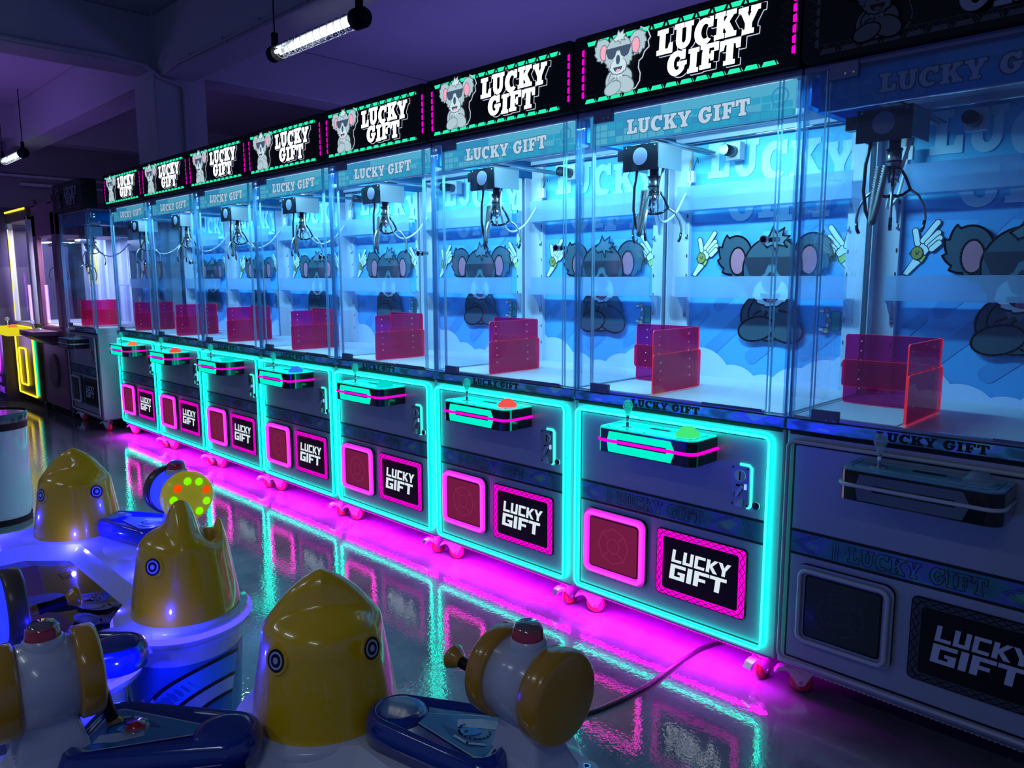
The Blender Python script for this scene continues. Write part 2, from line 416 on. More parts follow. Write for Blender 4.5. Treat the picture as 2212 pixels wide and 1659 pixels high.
def text_polys(txt, font, x, z, width, height, shear=0.0, arch=0.0, jig=0.0, slope=0.0):
    adv = sum(.45 if c == ' ' else font[c][1] for c in txt); k = width / adv; out = []; cx = 0
    for i, c in enumerate(txt):
        if c == ' ': cx += .45; continue
        p, a = font[c]; t = (cx + a / 2) / adv
        dz = slope * t + arch * (1 - (2 * t - 1) ** 2) + (jig if i % 2 else -jig) * height
        out.append([(x + (cx + u) * k + shear * v * height, z + dz + v * height) for u, v in p]); cx += a
    return out
class Art:  # eps keeps printed layers apart
    """layers of flat print; f(u,v,d) -> xyz, d = height above the surface"""
    def __init__(s, mb, f, eps=0.0006): s.mb = mb; s.f = f; s.eps = eps; s.k = 0
    def layer(s): s.k += 1
    def poly(s, pts, mat):
        tris = tessellate_polygon([[Vector((p[0], p[1], 0)) for p in pts]])
        d = s.eps * s.k
        V = [s.mb.bm.verts.new(s.f(u, v, d)) for u, v in pts]; fs = []
        for t in tris:
            try: fs.append(s.mb.bm.faces.new([V[i] for i in t]))
            except ValueError: pass
        s.mb.faces(fs, mat)
    def line(s, pts, wd, mat, closed=False):
        n = len(pts); h = wd / 2
        for i in range(n if closed else n - 1):
            a = Vector(pts[i]); b = Vector(pts[(i + 1) % n]); t = b - a
            if t.length < 1e-7: continue
            t.normalize(); q = Vector((-t.y, t.x)) * h; e = t * h * 0.7
            s.poly([tuple(a - e - q), tuple(b + e - q), tuple(b + e + q), tuple(a - e + q)], mat)
    def capsule(s, a, b, r, mat):
        a = Vector(a); b = Vector(b); t = (b - a).normalized(); ang = math.degrees(math.atan2(t.y, t.x))
        s.poly(arc(b.x, b.y, r, r, ang - 90, ang + 90, 8) + arc(a.x, a.y, r, r, ang + 90, ang + 270, 8), mat)

def koala(A, cx, cy, S, fur, light, dark, pink, line, lens=None, muzzle=None):
    P = lambda pts: [(cx + u * S, cy + v * S) for u, v in pts]
    lens = lens or dark
    lw = 0.016 * S
    def shp(pts, m, l=True):
        A.layer(); A.poly(P(pts), m)
        if l: A.line(P(pts), lw, line, True)
    shp(fluffy(-.34, .27, .15, .17, 5, 120, 290, .22), fur)
    shp(fluffy(.34, .27, .15, .17, 5, 250, 60, .22), fur)
    shp(ell(-.32, .22, .075, .12), pink); shp(ell(.32, .22, .075, .12), pink)
    shp(ell(-.02, -.26, .25, .21), fur)
    shp(ell(.03, -.24, .23, .18), fur)
    shp(ell(.12, -.34, .19, .125, rot=-.45), fur)
    shp(ell(-.12, -.37, .17, .105, rot=.25), fur)
    A.layer(); A.line(P(arc(.02, -.30, .20, .10, 150, 60, 10)), lw, line)
    A.layer(); A.poly(P([(-.09, -.14), (.09, -.14), (.07, -.23), (.03, -.20), (.0, -.24), (-.03, -.20), (-.07, -.22)]), light)
    shp(fluffy(0, .15, .265, .27, 9, 195, 345, .14), fur)
    A.layer(); A.poly(P(fluffy(0, -.05, .17, .125, 5, 190, 350, .12)), line); A.layer(); A.poly(P(fluffy(0, -.045, .155, .115, 5, 190, 350, .12)), muzzle or light)
    A.layer(); A.poly(P(ell(0, .06, .09, .12)), light)
    # hair tuft
    shp([(-.10, .38), (-.03, .43), (.0, .50), (.03, .45), (.10, .49), (.09, .43), (.15, .42), (.10, .37), (.13, .33), (.05, .35), (.04, .29), (.0, .35), (-.05, .33)], light)
    # sunglasses
    A.layer()
    A.poly(P([(-.25, .25), (.25, .25), (.25, .21), (.20, .10), (.12, .07), (.06, .11), (.03, .19), (-.03, .19), (-.06, .11), (-.12, .07), (-.20, .10), (-.25, .21)]), lens)
    A.layer(); A.poly(P(ell(0, .05, .042, .075)), dark)
    A.layer(); A.poly(P([(-.09, -.06)] + arc(0, -.055, .09, .085, 190, 350, 10) + [(.09, -.06)]), dark)
    A.layer(); A.poly(P(ell(.01, -.12, .045, .025)), pink)

# ------------------------------------------------------------------ the claw machine
def claw_machine(lit):
    """origin: front left foot corner on the floor; x along the row, y into the machine"""
    g = lambda a, b: a if lit else b
    NC, NP, NM = g('neon_cyan', 'off_tube'), g('neon_pink', 'off_tube'), g('neon_magenta', 'off_tube')
    root = empty('claw_machine', (0, 0, 0), 'x', 'claw machine')
    X0, X1 = -0.008, 0.846
    DEP = 0.76
    # cabinet
    b = MB('cabinet_grey')
    b.box(X0, X1, 0.0, DEP, 0.108, 0.884, 'cabinet_grey', 0.006)
    b.box(X0 + .01, X1 - .01, -0.002, 0.004, 0.872, 0.883, 'line_black')
    b.box(X0, X1, 0.01, DEP, 0.884, 0.925, 'cabinet_grey')
    b.box(X0 + .02, X1 - .02, .04, DEP - .05, 0.100, 0.108, 'cabinet_grey')
    b.build('cabinet_body', root)
    # door panel
    fr = lambda u, v, d: (u, -d, v)
    b = MB('panel_grey'); A = Art(b, fr); A.k = 6
    A.poly(rrect(.018, .797, .14, .846, .006), 'line_black'); A.layer()
    A.poly(rrect(.024, .790, .147, .840, .004), 'panel_grey')
    fp = b.build('front_panel', root)
    b = MB('holo_band'); A = Art(b, fr); A.k = 9
    A.poly([(.024, .488), (.790, .488), (.790, .572), (.024, .572)], 'line_black'); A.layer()
    A.poly([(.024, .497), (.790, .497), (.790, .563), (.024, .563)], 'holo_band'); A.layer()
    for q in text_polys('LUCKY GIFT', SLAB, .20, .505, .37, .048): A.line(q, .0018, 'line_black', True)
    for i in range(3):
        d = i * .012
        A.line([(.03 + d, .53), (.09 + d, .561)], .0012, 'line_black'); A.line([(.03 + d, .53), (.09 + d, .499)], .0012, 'line_black')
        A.line([(.60 + d, .53), (.66 + d, .561)], .0012, 'line_black'); A.line([(.60 + d, .53), (.66 + d, .499)], .0012, 'line_black')
        A.line([(.155 + i * .008, .499), (.155 + i * .008, .561)], .0012, 'line_black'); A.line([(.715 + i * .01, .561), (.735 + i * .01, .499)], .0012, 'line_black')
    b.build('decal_band', fp)
    b = MB('chrome')
    b.cyl((.764, -.002, .618), (.764, -.016, .618), .013, 'chrome'); b.cyl((.764, -.016, .618), (.764, -.018, .618), .009, 'black')
    b.box(.7625, .7655, -.0195, -.0175, .611, .625, 'chrome')
    b.build('lock', fp)
    # neon border
    b = MB(NC)
    b.sweep([(u, -.016, v) for u, v in rrect(.004, .803, .134, .853, .022, 6)], .0066, NC, 8, True)
    if lit: b.back(NC, 'neon_cyan_back')
    b.build('neon_border', root)
    # trim strip
    b = MB('holo_strip')
    b.box(X0, X1, -.012, .012, .886, .924, 'holo_strip', .003)
    b.box(X0, X1, -.0135, -.011, .8855, .888, 'line_black'); b.box(X0, X1, -.0135, -.011, .922, .9245, 'line_black')
    ts = b.build('trim_strip', root)
    b = MB('line_black'); A = Art(b, lambda u, v, d: (u, -.0125 - d, v))
    A.k = 2
    for q in text_polys('LUCKY GIFT', SLAB, .262, .892, .285, .026): A.poly(q, 'line_black')
    b.build('lettering', ts)
    # prize door
    b = MB('panel_grey')
    outer = rrect(.052, .342, .207, .468, .03); inner = rrect(.080, .312, .236, .438, .014)
    b.prism(outer, fr, .020, .006, 'panel_grey', 'black'); pd = b.build('prize_door', root)
    b = MB(NP); b.sweep([(u, -.029, v) for u, v in rrect(.067, .327, .222, .452, .024, 6)], .0072, NP, 8, True)
    if lit: b.back(NP, 'neon_pink_back')
    b.build('neon_ring', pd)
    FG = g('flap_glow', 'flap_off')
    b = MB(FG); A = Art(b, fr); A.k = 37
    A.poly(rrect(.082, .312, .236, .438, .012), 'black'); A.layer(); A.poly(rrect(.087, .307, .241, .433, .010), FG); A.layer()
    MK = g('flap_mark', 'off_dim')
    for k in range(8):
        a0, a1 = k * PI / 4, (k + 1) * PI / 4
        A.line([(.197 + .07 * math.cos(a0), .337 + .07 * math.sin(a0)), (.197 + .07 * math.cos(a1), .337 + .07 * math.sin(a1))], .006, MK)
        A.line([(.197 + .03 * math.cos(a0), .337 + .03 * math.sin(a0)), (.197 + .03 * math.cos(a1), .337 + .03 * math.sin(a1))], .005, MK)
        if k % 2: A.line([(.197 + .04 * math.cos(a0), .337 + .04 * math.sin(a0)), (.197 + .065 * math.cos(a0), .337 + .065 * math.sin(a0))], .006, MK)
    b.build('flap', pd)
    # light panel with logo
    b = MB('black'); A = Art(b, fr); A.k = 12
    PM = g('neon_magenta', 'off_mesh')
    b.prism(rrect(.386, .740, .212, .459, .016), fr, .012, .004, 'black')
    A.k = 21; A.poly(rrect(.389, .737, .215, .456, .014), PM)
    A.layer()
    def band(x0, x1, z0, z1):
        if x1 - x0 > z1 - z0:
            n = 11; st = (x1 - x0) / n
            for i in range(n):
                a = x0 + i * st
                A.line([(a, z0), (a + st, z1)], .0024, 'black'); A.line([(a, z1), (a + st, z0)], .0024, 'black')
        else:
            n = 7; st = (z1 - z0) / n
            for i in range(n):
                a = z0 + i * st
                A.line([(x0, a), (x1, a + st)], .0024, 'black'); A.line([(x1, a), (x0, a + st)], .0024, 'black')
    band(.400, .726, .437, .455); band(.400, .726, .216, .234); band(.391, .410, .225, .445); band(.716, .735, .225, .445)
    A.layer(); A.poly(rrect(.414, .712, .238, .434, .010), 'black')
    lp = b.build('light_panel', root)
    LW = g('letter_soft', 'off_white')
    b = MB(LW); A = Art(b, fr); A.k = 26
    for q in text_polys('LUCKY', BLOCK, .452, .346, .232, .047, shear=.12): A.poly(q, LW)
    for q in text_polys('GIFT', BLOCK, .444, .282, .226, .056, shear=.12): A.poly(q, LW)
    b.build('lettering', lp)
    # coin mechanism
    b = MB('dark_steel'); b.prism(rrect(.672, .735, .604, .740, .006), fr, .010, .0, 'steel')
    b.cyl((.703, -.010, .708), (.703, -.013, .708), .020, 'chrome'); b.box(.7015, .7045, -.0145, -.012, .693, .723, 'black')
    for x in (.677, .730):
        for z in (.610, .734): b.cyl((x, -.010, z), (x, -.012, z), .0032, 'dark_steel', 8)
    b.box(.690, .712, -.013, -.009, .672, .678, 'black')
    b.cyl((.690, -.010, .642), (.690, -.013, .642), .007, 'dark_steel', 12)
    cm = b.build('coin_mechanism', root)
    b = MB('zinc'); b.obox((.703, -.017, .657), (.004, 0, -.003), (0, .004, 0), (.010, 0, .018), 'zinc')
    b.prism([(.694, .606), (.716, .606), (.716, .630), (.706, .630), (.700, .618), (.694, .622)], fr, .022, .010, 'zinc'); b.build('return_lever', cm)
    b = MB('coin_led'); b.box(.719, .727, -.013, -.010, .664, .682, g('coin_led', 'dark_steel')); b.build('indicator_light', cm)
    b = MB(NC); b.sweep([(.7, -.006, .746), (.732, -.006, .746), (.741, -.006, .738), (.742, -.006, .612), (.736, -.006, .604), (.728, -.006, .603)], .0045, NC, 6); b.build('neon_edge', cm)
    # control console
    CX0, CX1, CY = .214, .612, -.158
    def cons(z, inset=0.0, r=.035):
        a, c = CX0 + inset, CX1 - inset
        return [(c, 0.0)] + [(c, CY + inset + r)] + [(c - r + r * math.cos(t), CY + inset + r - r * math.sin(t)) for t in [PI / 2 * i / 6 for i in range(1, 7)]] + \
               [(a + r - r * math.sin(t), CY + inset + r - r * math.cos(t)) for t in [PI / 2 * i / 6 for i in range(1, 7)]] + [(a, 0.0)]
    b = MB('black_gloss')
    fz = lambda u, v, d: (u, v, d)
    b.prism(cons(0), fz, .790, .826, 'black_gloss'); b.prism(cons(0, .004), fz, .780, .790, 'black'); b.prism(cons(0), fz, .742, .780, 'black_gloss')
    cc = b.build('control_console', root)
    b = MB(NM); pth = [(u, v, .785) for u, v in cons(0, -.001)]
    b.sweep(pth, .0058, NM, 8); b.build('neon_band', cc)
    CT = g('console_lit', 'console_off')
    b = MB(CT); b.prism(cons(0, .002), fz, .826, .830, CT)
    A = Art(b, lambda u, v, d: (u, v, .830 + d)); A.k = 1
    A.line([(.235, -.02), (.235, -.115), (.26, -.138), (.57, -.138), (.592, -.115), (.592, -.02)], .0025, 'valance_line')
    A.poly([(.38, -.07), (.46, -.07), (.46, -.05), (.38, -.05)], 'black')
    for x, y in ((.24, -.13), (.585, -.13), (.41, -.143), (.41, -.02)): b.cyl((x, y, .830), (x, y, .832), .004, 'chrome', 10)
    b.build('console_top', cc)
    WC = g('window_cyan', 'off_dim2')
    b = MB(WC); A = Art(b, lambda u, v, d: (u, CY - d, v)); A.k = 2
    A.poly([(.272, .820), (.526, .820), (.541, .791), (.512, .791), (.508, .7945), (.310, .7945), (.306, .791), (.265, .791)], WC)
    A.poly([(.264, .779), (.306, .779), (.310, .775), (.508, .775), (.512, .779), (.541, .779), (.528, .746), (.270, .746)], WC)
    b.build('light_window', cc)
    b = MB('chrome'); sx, sy = .297, -.082
    b.cyl((sx, sy, .830), (sx, sy, .833), .022, 'chrome'); b.cyl((sx, sy, .833), (sx, sy, .868), .0055, 'chrome', 12)
    b.lathe([(.006, .866), (.010, .874), (.008, .880), (.013, .888), (.018, .900), (.0185, .908), (.014, .920), (.006, .9255), (0, .926)], (sx, sy, 0), (0, 0, 1), g('stick_clear', 'clear_plastic'), 14)
    if lit: b.ball((sx, sy, .905), .0105, 'stick_glow', 10)
    b.build('joystick', cc)
    b = MB(g('button_green', 'clear_plastic')); bx_, by_ = .540, -.075
    b.lathe([(.040, .830), (.041, .836), (.036, .843), (.026, .850), (.024, .856), (.015, .860), (0, .861)], (bx_, by_, 0), (0, 0, 1), g('button_green', 'clear_plastic'), 12)
    b.build('push_button', cc)
    # casters
    def caster(x, y, ang):
        c = Vector((x, y, 0)); d = Vector((math.cos(ang), math.sin(ang), 0)); s_ = Vector((-d.y, d.x, 0)); up = Vector((0, 0, 1))
        b = MB('zinc'); b.obox(c + up * .104, d * .04, s_ * .032, up * .003, 'zinc'); b.cyl(c + up * .084, c + up * .102, .026, 'zinc', 16)
        for sd in (-1, 1):
            off = s_ * (.019 * sd)
            f = lambda u, v, k: tuple(c + off + d * u + up * v + s_ * (k * sd))
            b.prism([(-.030, .086), (.030, .086), (.034, .070), (.012, .030), (-.004, .026), (-.016, .036), (-.034, .064)], f, 0, .003, 'zinc')
            b.cyl(c + off + d * .002 + up * .037, c + off + d * .002 + up * .037 + s_ * .007 * sd, .007, 'steel', 8)
        o = b.build('caster', root)
        b = MB('wheel_red'); wc = c + up * .037 + d * .002
        b.lathe([(0.008, -.014), (.024, -.014), (.034, -.011), (.037, -.006), (.037, .006), (.034, .011), (.024, .014), (.008, .014)], wc, s_, 'wheel_red', 24)
        b.cyl(wc - s_ * .015, wc + s_ * .015, .014, 'zinc', 14); b.build('wheel', o)
        b = MB('zinc')
        f = lambda u, v, k: tuple(c + d * u + up * v + s_ * k)
        b.prism([(-.030, .082), (-.050, .086), (-.072, .078), (-.084, .060), (-.078, .058), (-.066, .068), (-.048, .072), (-.034, .062)], f, -.015, .015, 'zinc'); b.build('brake_pedal', o)
    caster(.050, .060, .45); caster(.782, .050, 1.35 if lit else .5); caster(.05, .68, 2.0); caster(.78, .68, 1.0)
    # LED strip under the front edge
    b = MB('black'); 
    b.box(X0 + .02, X1 - .02, .002, .014, .1035, .108, 'steel')
    LM = g('led_magenta', 'off_tube')
    n = 56
    for i in range(n):
        x = X0 + .03 + (X1 - X0 - .06) * i / (n - 1); b.box(x - .0042, x + .0042, .004, .012, .100, .1035, LM)
    b.build('under_light_strip', root)
    # prize floor
    b = MB('prize_floor'); b.box(X0 + .012, X1 - .012, .012, .672, .918, .930, 'prize_floor')
    b.box(.035, .30, .03, .34, .9305, .9325, 'white_steel')
    b.build('prize_floor', root)
    # glass
    b = MB('clear_glass'); b.box(.071, .777, -.004, .002, .936, 1.962, 'clear_glass')
    for x in (.0705, .7775): b.box(x - .0012, x + .0012, -.0045, .0025, .936, 1.962, 'glass_edge')
    gd = b.build('glass_door', root)
    for z0, z1 in ((1.918, 1.963), (.918, .958)):
        b = MB('grey_plastic'); b.box(.068, .150, -.012, .006, z0, z1, 'grey_plastic', .002)
        for x in (.115, .138): b.cyl((x, -.012, z0 + .012), (x, -.0135, z0 + .012), .003, 'steel', 8)
        b.build('hinge', gd)
    b = MB('chrome'); b.cyl((.752, -.004, 1.475), (.752, -.018, 1.475), .013, 'chrome'); b.cyl((.752, -.018, 1.475), (.752, -.020, 1.475), .009, 'black'); b.cyl((.752, .002, 1.475), (.752, .014, 1.475), .010, 'black')
    b.box(.752, .792, .010, .014, 1.468, 1.482, 'chrome'); b.build('door_lock', gd)
    b = MB('steel'); b.box(.150, .775, -.006, .006, .925, .934, 'steel'); b.box(.55, .765, -.010, -.005, .930, .938, 'grey_plastic'); b.build('door_rail', gd)
    for x0, x1 in ((X0 + .004, .060), (.788, X1 - .004)):
        b = MB('acrylic_post'); b.box(x0, x1, -.002, .004, .926, 1.966, 'clear_glass')
        ex = x0 if x0 < .1 else x1
        for xe in (x0, x1): b.box(xe - .0015, xe + .0015, -.003, .005, .926, 1.966, 'glass_edge')
        b.build('front_glass_strip', root)
    for x in (X0 + .002, X1 - .008):
        b = MB('side_glass'); b.box(x, x + .006, .006, .668, .926, 1.966, 'side_glass')
        b.box(x, x + .006, .004, .0075, .926, 1.966, 'glass_edge'); b.build('side_glass', root)
    for x in (X0 + .001, X1 - .015):
        b = MB('acrylic_post'); b.box(x, x + .014, .0, .016, .926, 1.966, 'acrylic_post', .003); b.build('corner_post', root)
    # back panel with printed artwork
    YB = .672
    b = MB('white_steel'); b.box(X0, X1, YB, DEP, .926, 1.966, 'white_steel')
    A = Art(b, lambda u, v, d: (u, YB - .001 - d, v), .00022); Z0, Z1 = .93, 1.96
    XL, XR = .0, .84
    A.poly([(XL, Z0), (XR, Z0), (XR, Z1), (XL, Z1)], 'print_sky'); A.layer()
    A.poly([(XL, 1.63), (XR, 1.60), (XR, Z1), (XL, Z1)], 'print_sky_light'); A.layer()
    A.poly([(XL, 1.56)] + [(XL + (XR - XL) * i / 12, 1.585 + .010 * math.sin(i * .8)) for i in range(13)] + [(XR, 1.53)], 'print_sky_deep'); A.layer()
    for a, c_, r in (((.34, 1.52), (.40, 1.585), .035), ((.22, 1.24), (.33, 1.35), .026), ((.19, 1.05), (.36, 1.21), .028), ((.38, 1.03), (.46, 1.10), .03), ((.60, 1.05), (.76, 1.19), .022), ((.10, 1.15), (.16, 1.21), .02), ((.6, 1.56), (.68, 1.63), .022)):
        A.layer(); A.capsule(a, c_, r, 'print_stripe')
    A.layer()
    for cx, cz, r in ((-.02, .93, .17), (.14, .90, .155), (.30, .86, .13), (.44, .84, .12), (.58, .87, .13), (.70, .89, .15), (.84, .93, .16)):
        pts = [(min(max(u, XL), XR), v) for u, v in arc(cx, cz, r, r, 0, 180, 24) if v > Z0]
        if len(pts) > 3:
            A.layer(); A.poly([(pts[-1][0], Z0)] + list(reversed(pts)) + [(pts[0][0], Z0)], 'print_cloud')
    A.layer()
    for q in text_polys('LUCKY', SLAB, .150, 1.785, .62, .145, slope=-.07, jig=.03): A.poly(q, 'print_letter')
    for q in text_polys('GIFT', SLAB, .25, 1.60, .46, .135, slope=-.02, jig=.04): A.poly(q, 'print_letter')
    # frame tracks and pointing hands
    for sgn, ox in ((1, .105), (-1, .775)):
        T = lambda u, v: (ox + sgn * u, 1.37 + v)
        A.layer(); A.poly([T(-.02, 0), T(.02, .06), T(.045, .04), T(0, -.01)], 'print_line')
        A.layer(); A.poly([T(-.015, 0), T(.018, .055), T(.04, .038), T(0, -.005)], 'print_white')
        A.layer(); A.poly([T(.0, .07), T(.015, .09), T(.06, .06), T(.045, .035)], 'print_line')
        A.layer(); A.poly([T(.004, .07), T(.016, .086), T(.056, .06), T(.044, .04)], 'print_lime')
        A.layer(); A.poly([T(.015, .085), T(.03, .12), T(.085, .10), T(.055, .06)], 'print_line')
        A.layer(); A.poly([T(.018, .086), T(.032, .116), T(.08, .10), T(.054, .065)], 'print_white')
        for a, c_, r in (((.028, .105), (.018, .150), .009), ((.045, .115), (.088, .175), .009), ((.06, .105), (.092, .140), .009), ((.07, .095), (.098, .122), .009), ((.075, .085), (.096, .105), .009)):
            A.layer(); A.capsule(T(*a), T(*c_), r + .0028, 'print_line'); A.layer(); A.capsule(T(*a), T(*c_), r - .0004, 'print_white')
        if sgn == 1:
            A.layer(); A.poly(ell(*T(.028, .072), .021, .024), 'print_line'); A.layer(); A.poly(ell(*T(.028, .072), .018, .021), 'print_gold')
            A.layer(); A.line([T(.024, .078), T(.028, .066), T(.036, .080)], .003, 'print_line')
    # claw machine toy at the right
    A.layer(); A.poly([(.765, 1.187), (.84, 1.187), (.84, 1.198), (.765, 1.198)], 'print_line'); A.poly(arc(.742, 1.192, .03, .034, -90, 90, 10), 'print_line')
    A.layer(); A.poly(rrect(.706, .742, 1.153, 1.231, .005), 'print_line'); A.layer(); A.poly(rrect(.709, .739, 1.156, 1.228, .004), 'print_green')
    for a, c_ in (((.690, 1.232), (.664, 1.228)), ((.690, 1.155), (.664, 1.160)), ((.690, 1.228), (.698, 1.195)), ((.690, 1.160), (.698, 1.192))):
        A.layer(); A.capsule(a, c_, .0075, 'print_line'); A.layer(); A.capsule(a, c_, .0055, 'print_white')
    for p in ((.690, 1.232), (.700, 1.193), (.690, 1.155)):
        A.layer(); A.poly(ell(*p, .012, .013), 'print_line'); A.layer(); A.poly(ell(*p, .0095, .0105), 'print_tan')
    A.layer()
    koala(A, .46, 1.322, .47, 'print_fur', 'print_fur_light', 'print_line', 'print_pink', 'print_line', muzzle='print_white')
    b.build('back_panel', root)
    # uprights with slots
    for x0, x1 in ((X0 + .006, .078), (.752, X1 - .008)):
        b = MB('white_steel'); b.box(x0, x1, .648, .672, .93, 1.95, 'white_steel', .002)
        xs = x1 - .008 if x0 < .3 else x0 + .008
        b.box(x0, x0 + .003, .60, .65, .93, 1.95, 'white_steel') if x0 < .3 else b.box(x1 - .003, x1, .60, .65, .93, 1.95, 'white_steel')
        for i in range(9): b.box(xs - .0022, xs + .0022, .6465, .6482, 1.02 + i * .085, 1.035 + i * .085, 'black')
        for z in (1.20, 1.53): b.cyl((xs, .648, z), (xs, .638, z), .005, 'chrome', 10)
        b.build('slotted_upright', root)
    # display shelves with frosted lip
    for z in (1.275, 1.640):
        b = MB('frosted'); b.box(.062, .790, .575, .646, z, z + .004, 'shelf_acrylic'); b.box(.062, .790, .571, .575, z, z + .088 if z < 1.5 else z + .10, 'frosted')
        o = b.build('display_shelf', root)
        for x in (.064, .786):
            b = MB('white_steel'); f = lambda u, v, k, x=x: (x + k, u, v)
            b.prism([(.648, z - .001), (.580, z - .001), (.600, z - .012), (.630, z - .05), (.640, z - .09), (.648, z - .09)], f, -.0015, .0015, 'white_steel'); b.build('bracket', o)
    # printed valance and ceiling
    VB, VT, VL, VB2, VW = [g(q + '_lit', q) for q in ('valance_blue', 'valance_tile', 'valance_line', 'valance_blue2', 'valance_letter')]
    b = MB(VB); b.box(.03, .82, .018, .021, 1.840, 1.948, VB)
    A = Art(b, lambda u, v, d: (u, .018 - d, v)); A.k = 1
    A.poly([(.34, 1.90), (.82, 1.862), (.82, 1.948), (.34, 1.948)], VT); A.layer()
    for i in range(22):
        for j in range(3):
            if rnd.random() < .72:
                x = .045 + i * .035; z = 1.846 + j * .024
                A.poly([(x, z), (x + .031, z), (x + .031, z + .020), (x, z + .020)], VT if rnd.random() < .6 and x < .45 else VB2)
    for x in (.80,):
        A.layer(); A.line(arc(x - .03, 1.905, .026, .026, 0, 360, 24), .006, VB)
    vl = b.build('top_valance', root)
    b = MB(VW); A = Art(b, lambda u, v, d: (u, .018 - d, v)); A.k = 4
    T = text_polys('LUCKY GIFT', SLAB, .200, 1.868, .475, .050, arch=-.006)
    for q in T: A.line(q, .006, VL, True)
    A.layer()
    for q in T: A.poly(q, VW)
    b.build('lettering', vl)
    # reverse-side valances on the sides and back
    for nm, bxs in (('side_valance', (X0 + .010, X0 + .013, .03, .66)), ('side_valance', (X1 - .013, X1 - .010, .03, .66))):
        b = MB('valance_blue'); b.box(bxs[0], bxs[1], bxs[2], bxs[3], 1.865, 1.948, 'valance_blue'); b.build(nm, root)
    b = MB('grey_plastic'); b.box(X0, X1, -.006, DEP, 1.950, 1.968, 'grey_plastic', .002)
    b.box(X0 + .02, X1 - .02, .03, .66, 1.946, 1.951, 'white_steel'); b.build('roof_plate', root)
    LS = g('led_strip_white', 'off_tube')
    b = MB(LS); b.box(.04, .80, .024, .038, 1.938, 1.946, LS); b.build('led_strip', root)
    # crane
    for y, z in ((.09, 1.866), (.63, 1.935)):
        b = MB('steel'); b.box(X0 + .02, X1 - .02, y, y + .014, z - .006, z + .012, 'white_steel'); b.cyl((.02, y + .004, z - .010), (.82, y + .004, z - .010), .006, 'chrome', 10); b.build('gantry_rail', root)
    b = MB('dark_steel'); b.box(.165, .185, .06, .64, 1.868, 1.884, 'steel'); b.cyl((.205, .06, 1.872), (.205, .62, 1.872), .006, 'chrome', 10)
    b.cyl((.30, .52, 1.862), (.30, .62, 1.862), .022, 'dark_steel', 16); b.box(.27, .33, .60, .64, 1.83, 1.90, 'white_steel'); b.build('cross_rail', root)
    b = MB('dark_steel')
    b.box(.100, .256, .130, .134, 1.754, 1.850, 'dark_steel', .001); b.box(.100, .256, .134, .290, 1.846, 1.850, 'dark_steel')
    b.box(.100, .103, .134, .290, 1.765, 1.850, 'steel'); b.box(.253, .256, .134, .290, 1.760, 1.850, 'steel'); b.box(.060, .100, .15, .19, 1.80, 1.84, 'dark_steel')
    b.cyl((.178, .130, 1.806), (.178, .1285, 1.806), .032, 'grey_plastic'); b.box(.13, .22, .16, .26, 1.780, 1.846, 'steel')
    for x in (.115, .241): b.cyl((x, .130, 1.84), (x, .128, 1.84), .003, 'chrome', 8)
    cr = b.build('crane_carriage', root)
    hx, hy = .185, .215
    b = MB('dark_steel'); b.cyl((hx, hy, 1.74), (hx, hy, 1.775), .017, 'dark_steel'); b.cyl((hx, hy, 1.675), (hx, hy, 1.742), .021, 'steel'); b.cyl((hx, hy, 1.64), (hx, hy, 1.675), .0175, 'chrome')
    for z in (1.735, 1.700, 1.678): b.cyl((hx, hy, z), (hx, hy, z + .005), .024, 'dark_steel')
    b.cyl((hx, hy, 1.600), (hx, hy, 1.64), .005, 'steel', 10); b.cyl((hx, hy, 1.596), (hx, hy, 1.606), .014, 'dark_steel', 12)
    cl = b.build('claw', root)
    for k in range(3):
        a = 2 * PI * k / 3 + .85; d = Vector((math.cos(a), math.sin(a), 0)); o = Vector((hx, hy, 0)); zz = lambda r, z: o + d * r + Vector((0, 0, z))
        b = MB('steel'); b.sweep([zz(.020, 1.688), zz(.040, 1.66), zz(.058, 1.622)], .0046, 'dark_steel', 6)
        b.sweep([zz(.012, 1.600), zz(.035, 1.606), zz(.058, 1.622)], .0046, 'dark_steel', 6)
        b.sweep([zz(.058, 1.622), zz(.085, 1.605), zz(.104, 1.575), zz(.112, 1.54), zz(.108, 1.51), zz(.100, 1.497)], .0044, 'steel', 6)
        b.sweep([zz(.110, 1.53), zz(.107, 1.508), zz(.100, 1.495)], .0052, 'dark_steel', 6); b.build('claw_prong', cl)
    b = MB('hose_grey'); pts = []
    P0, P1, P2 = Vector((.148, .200, 1.69)), Vector((.128, .17, 1.36)), Vector((.172, .190, 1.69))
    for i in range(161):
        t = i / 160; pts.append(P0 * (1 - t) ** 2 + P1 * 2 * t * (1 - t) + P2 * t * t)
    b.sweep(pts, .0115, 'hose_grey', 8, rf=lambda t: .80 + .20 * math.cos(t * 160 * PI)); b.build('coil_cable', cl)
    b = MB('cable_black'); b.sweep([(.125, .19, 1.77), (.112, .19, 1.70), (.110, .19, 1.62), (.118, .195, 1.56), (.130, .2, 1.53)], .0055, 'cable_black', 6); b.build('hose', cl)
    b = MB('cable_white'); pts = []
    Q = [Vector(p) for p in ((.235, .20, 1.765), (.205, .22, 1.68), (.150, .30, 1.605), (.118, .39, 1.582), (.114, .48, 1.62), (.104, .56, 1.695), (.096, .61, 1.745), (.094, .625, 1.765))]
    for i in range(len(Q) - 1):
        p0, p1, p2, p3 = Q[max(i - 1, 0)], Q[i], Q[i + 1], Q[min(i + 2, len(Q) - 1)]
        for j in range(8):
            t = j / 8; pts.append(.5 * ((2 * p1) + (p2 - p0) * t + (2 * p0 - 5 * p1 + 4 * p2 - p3) * t * t + (3 * p1 - p0 - 3 * p2 + p3) * t ** 3))
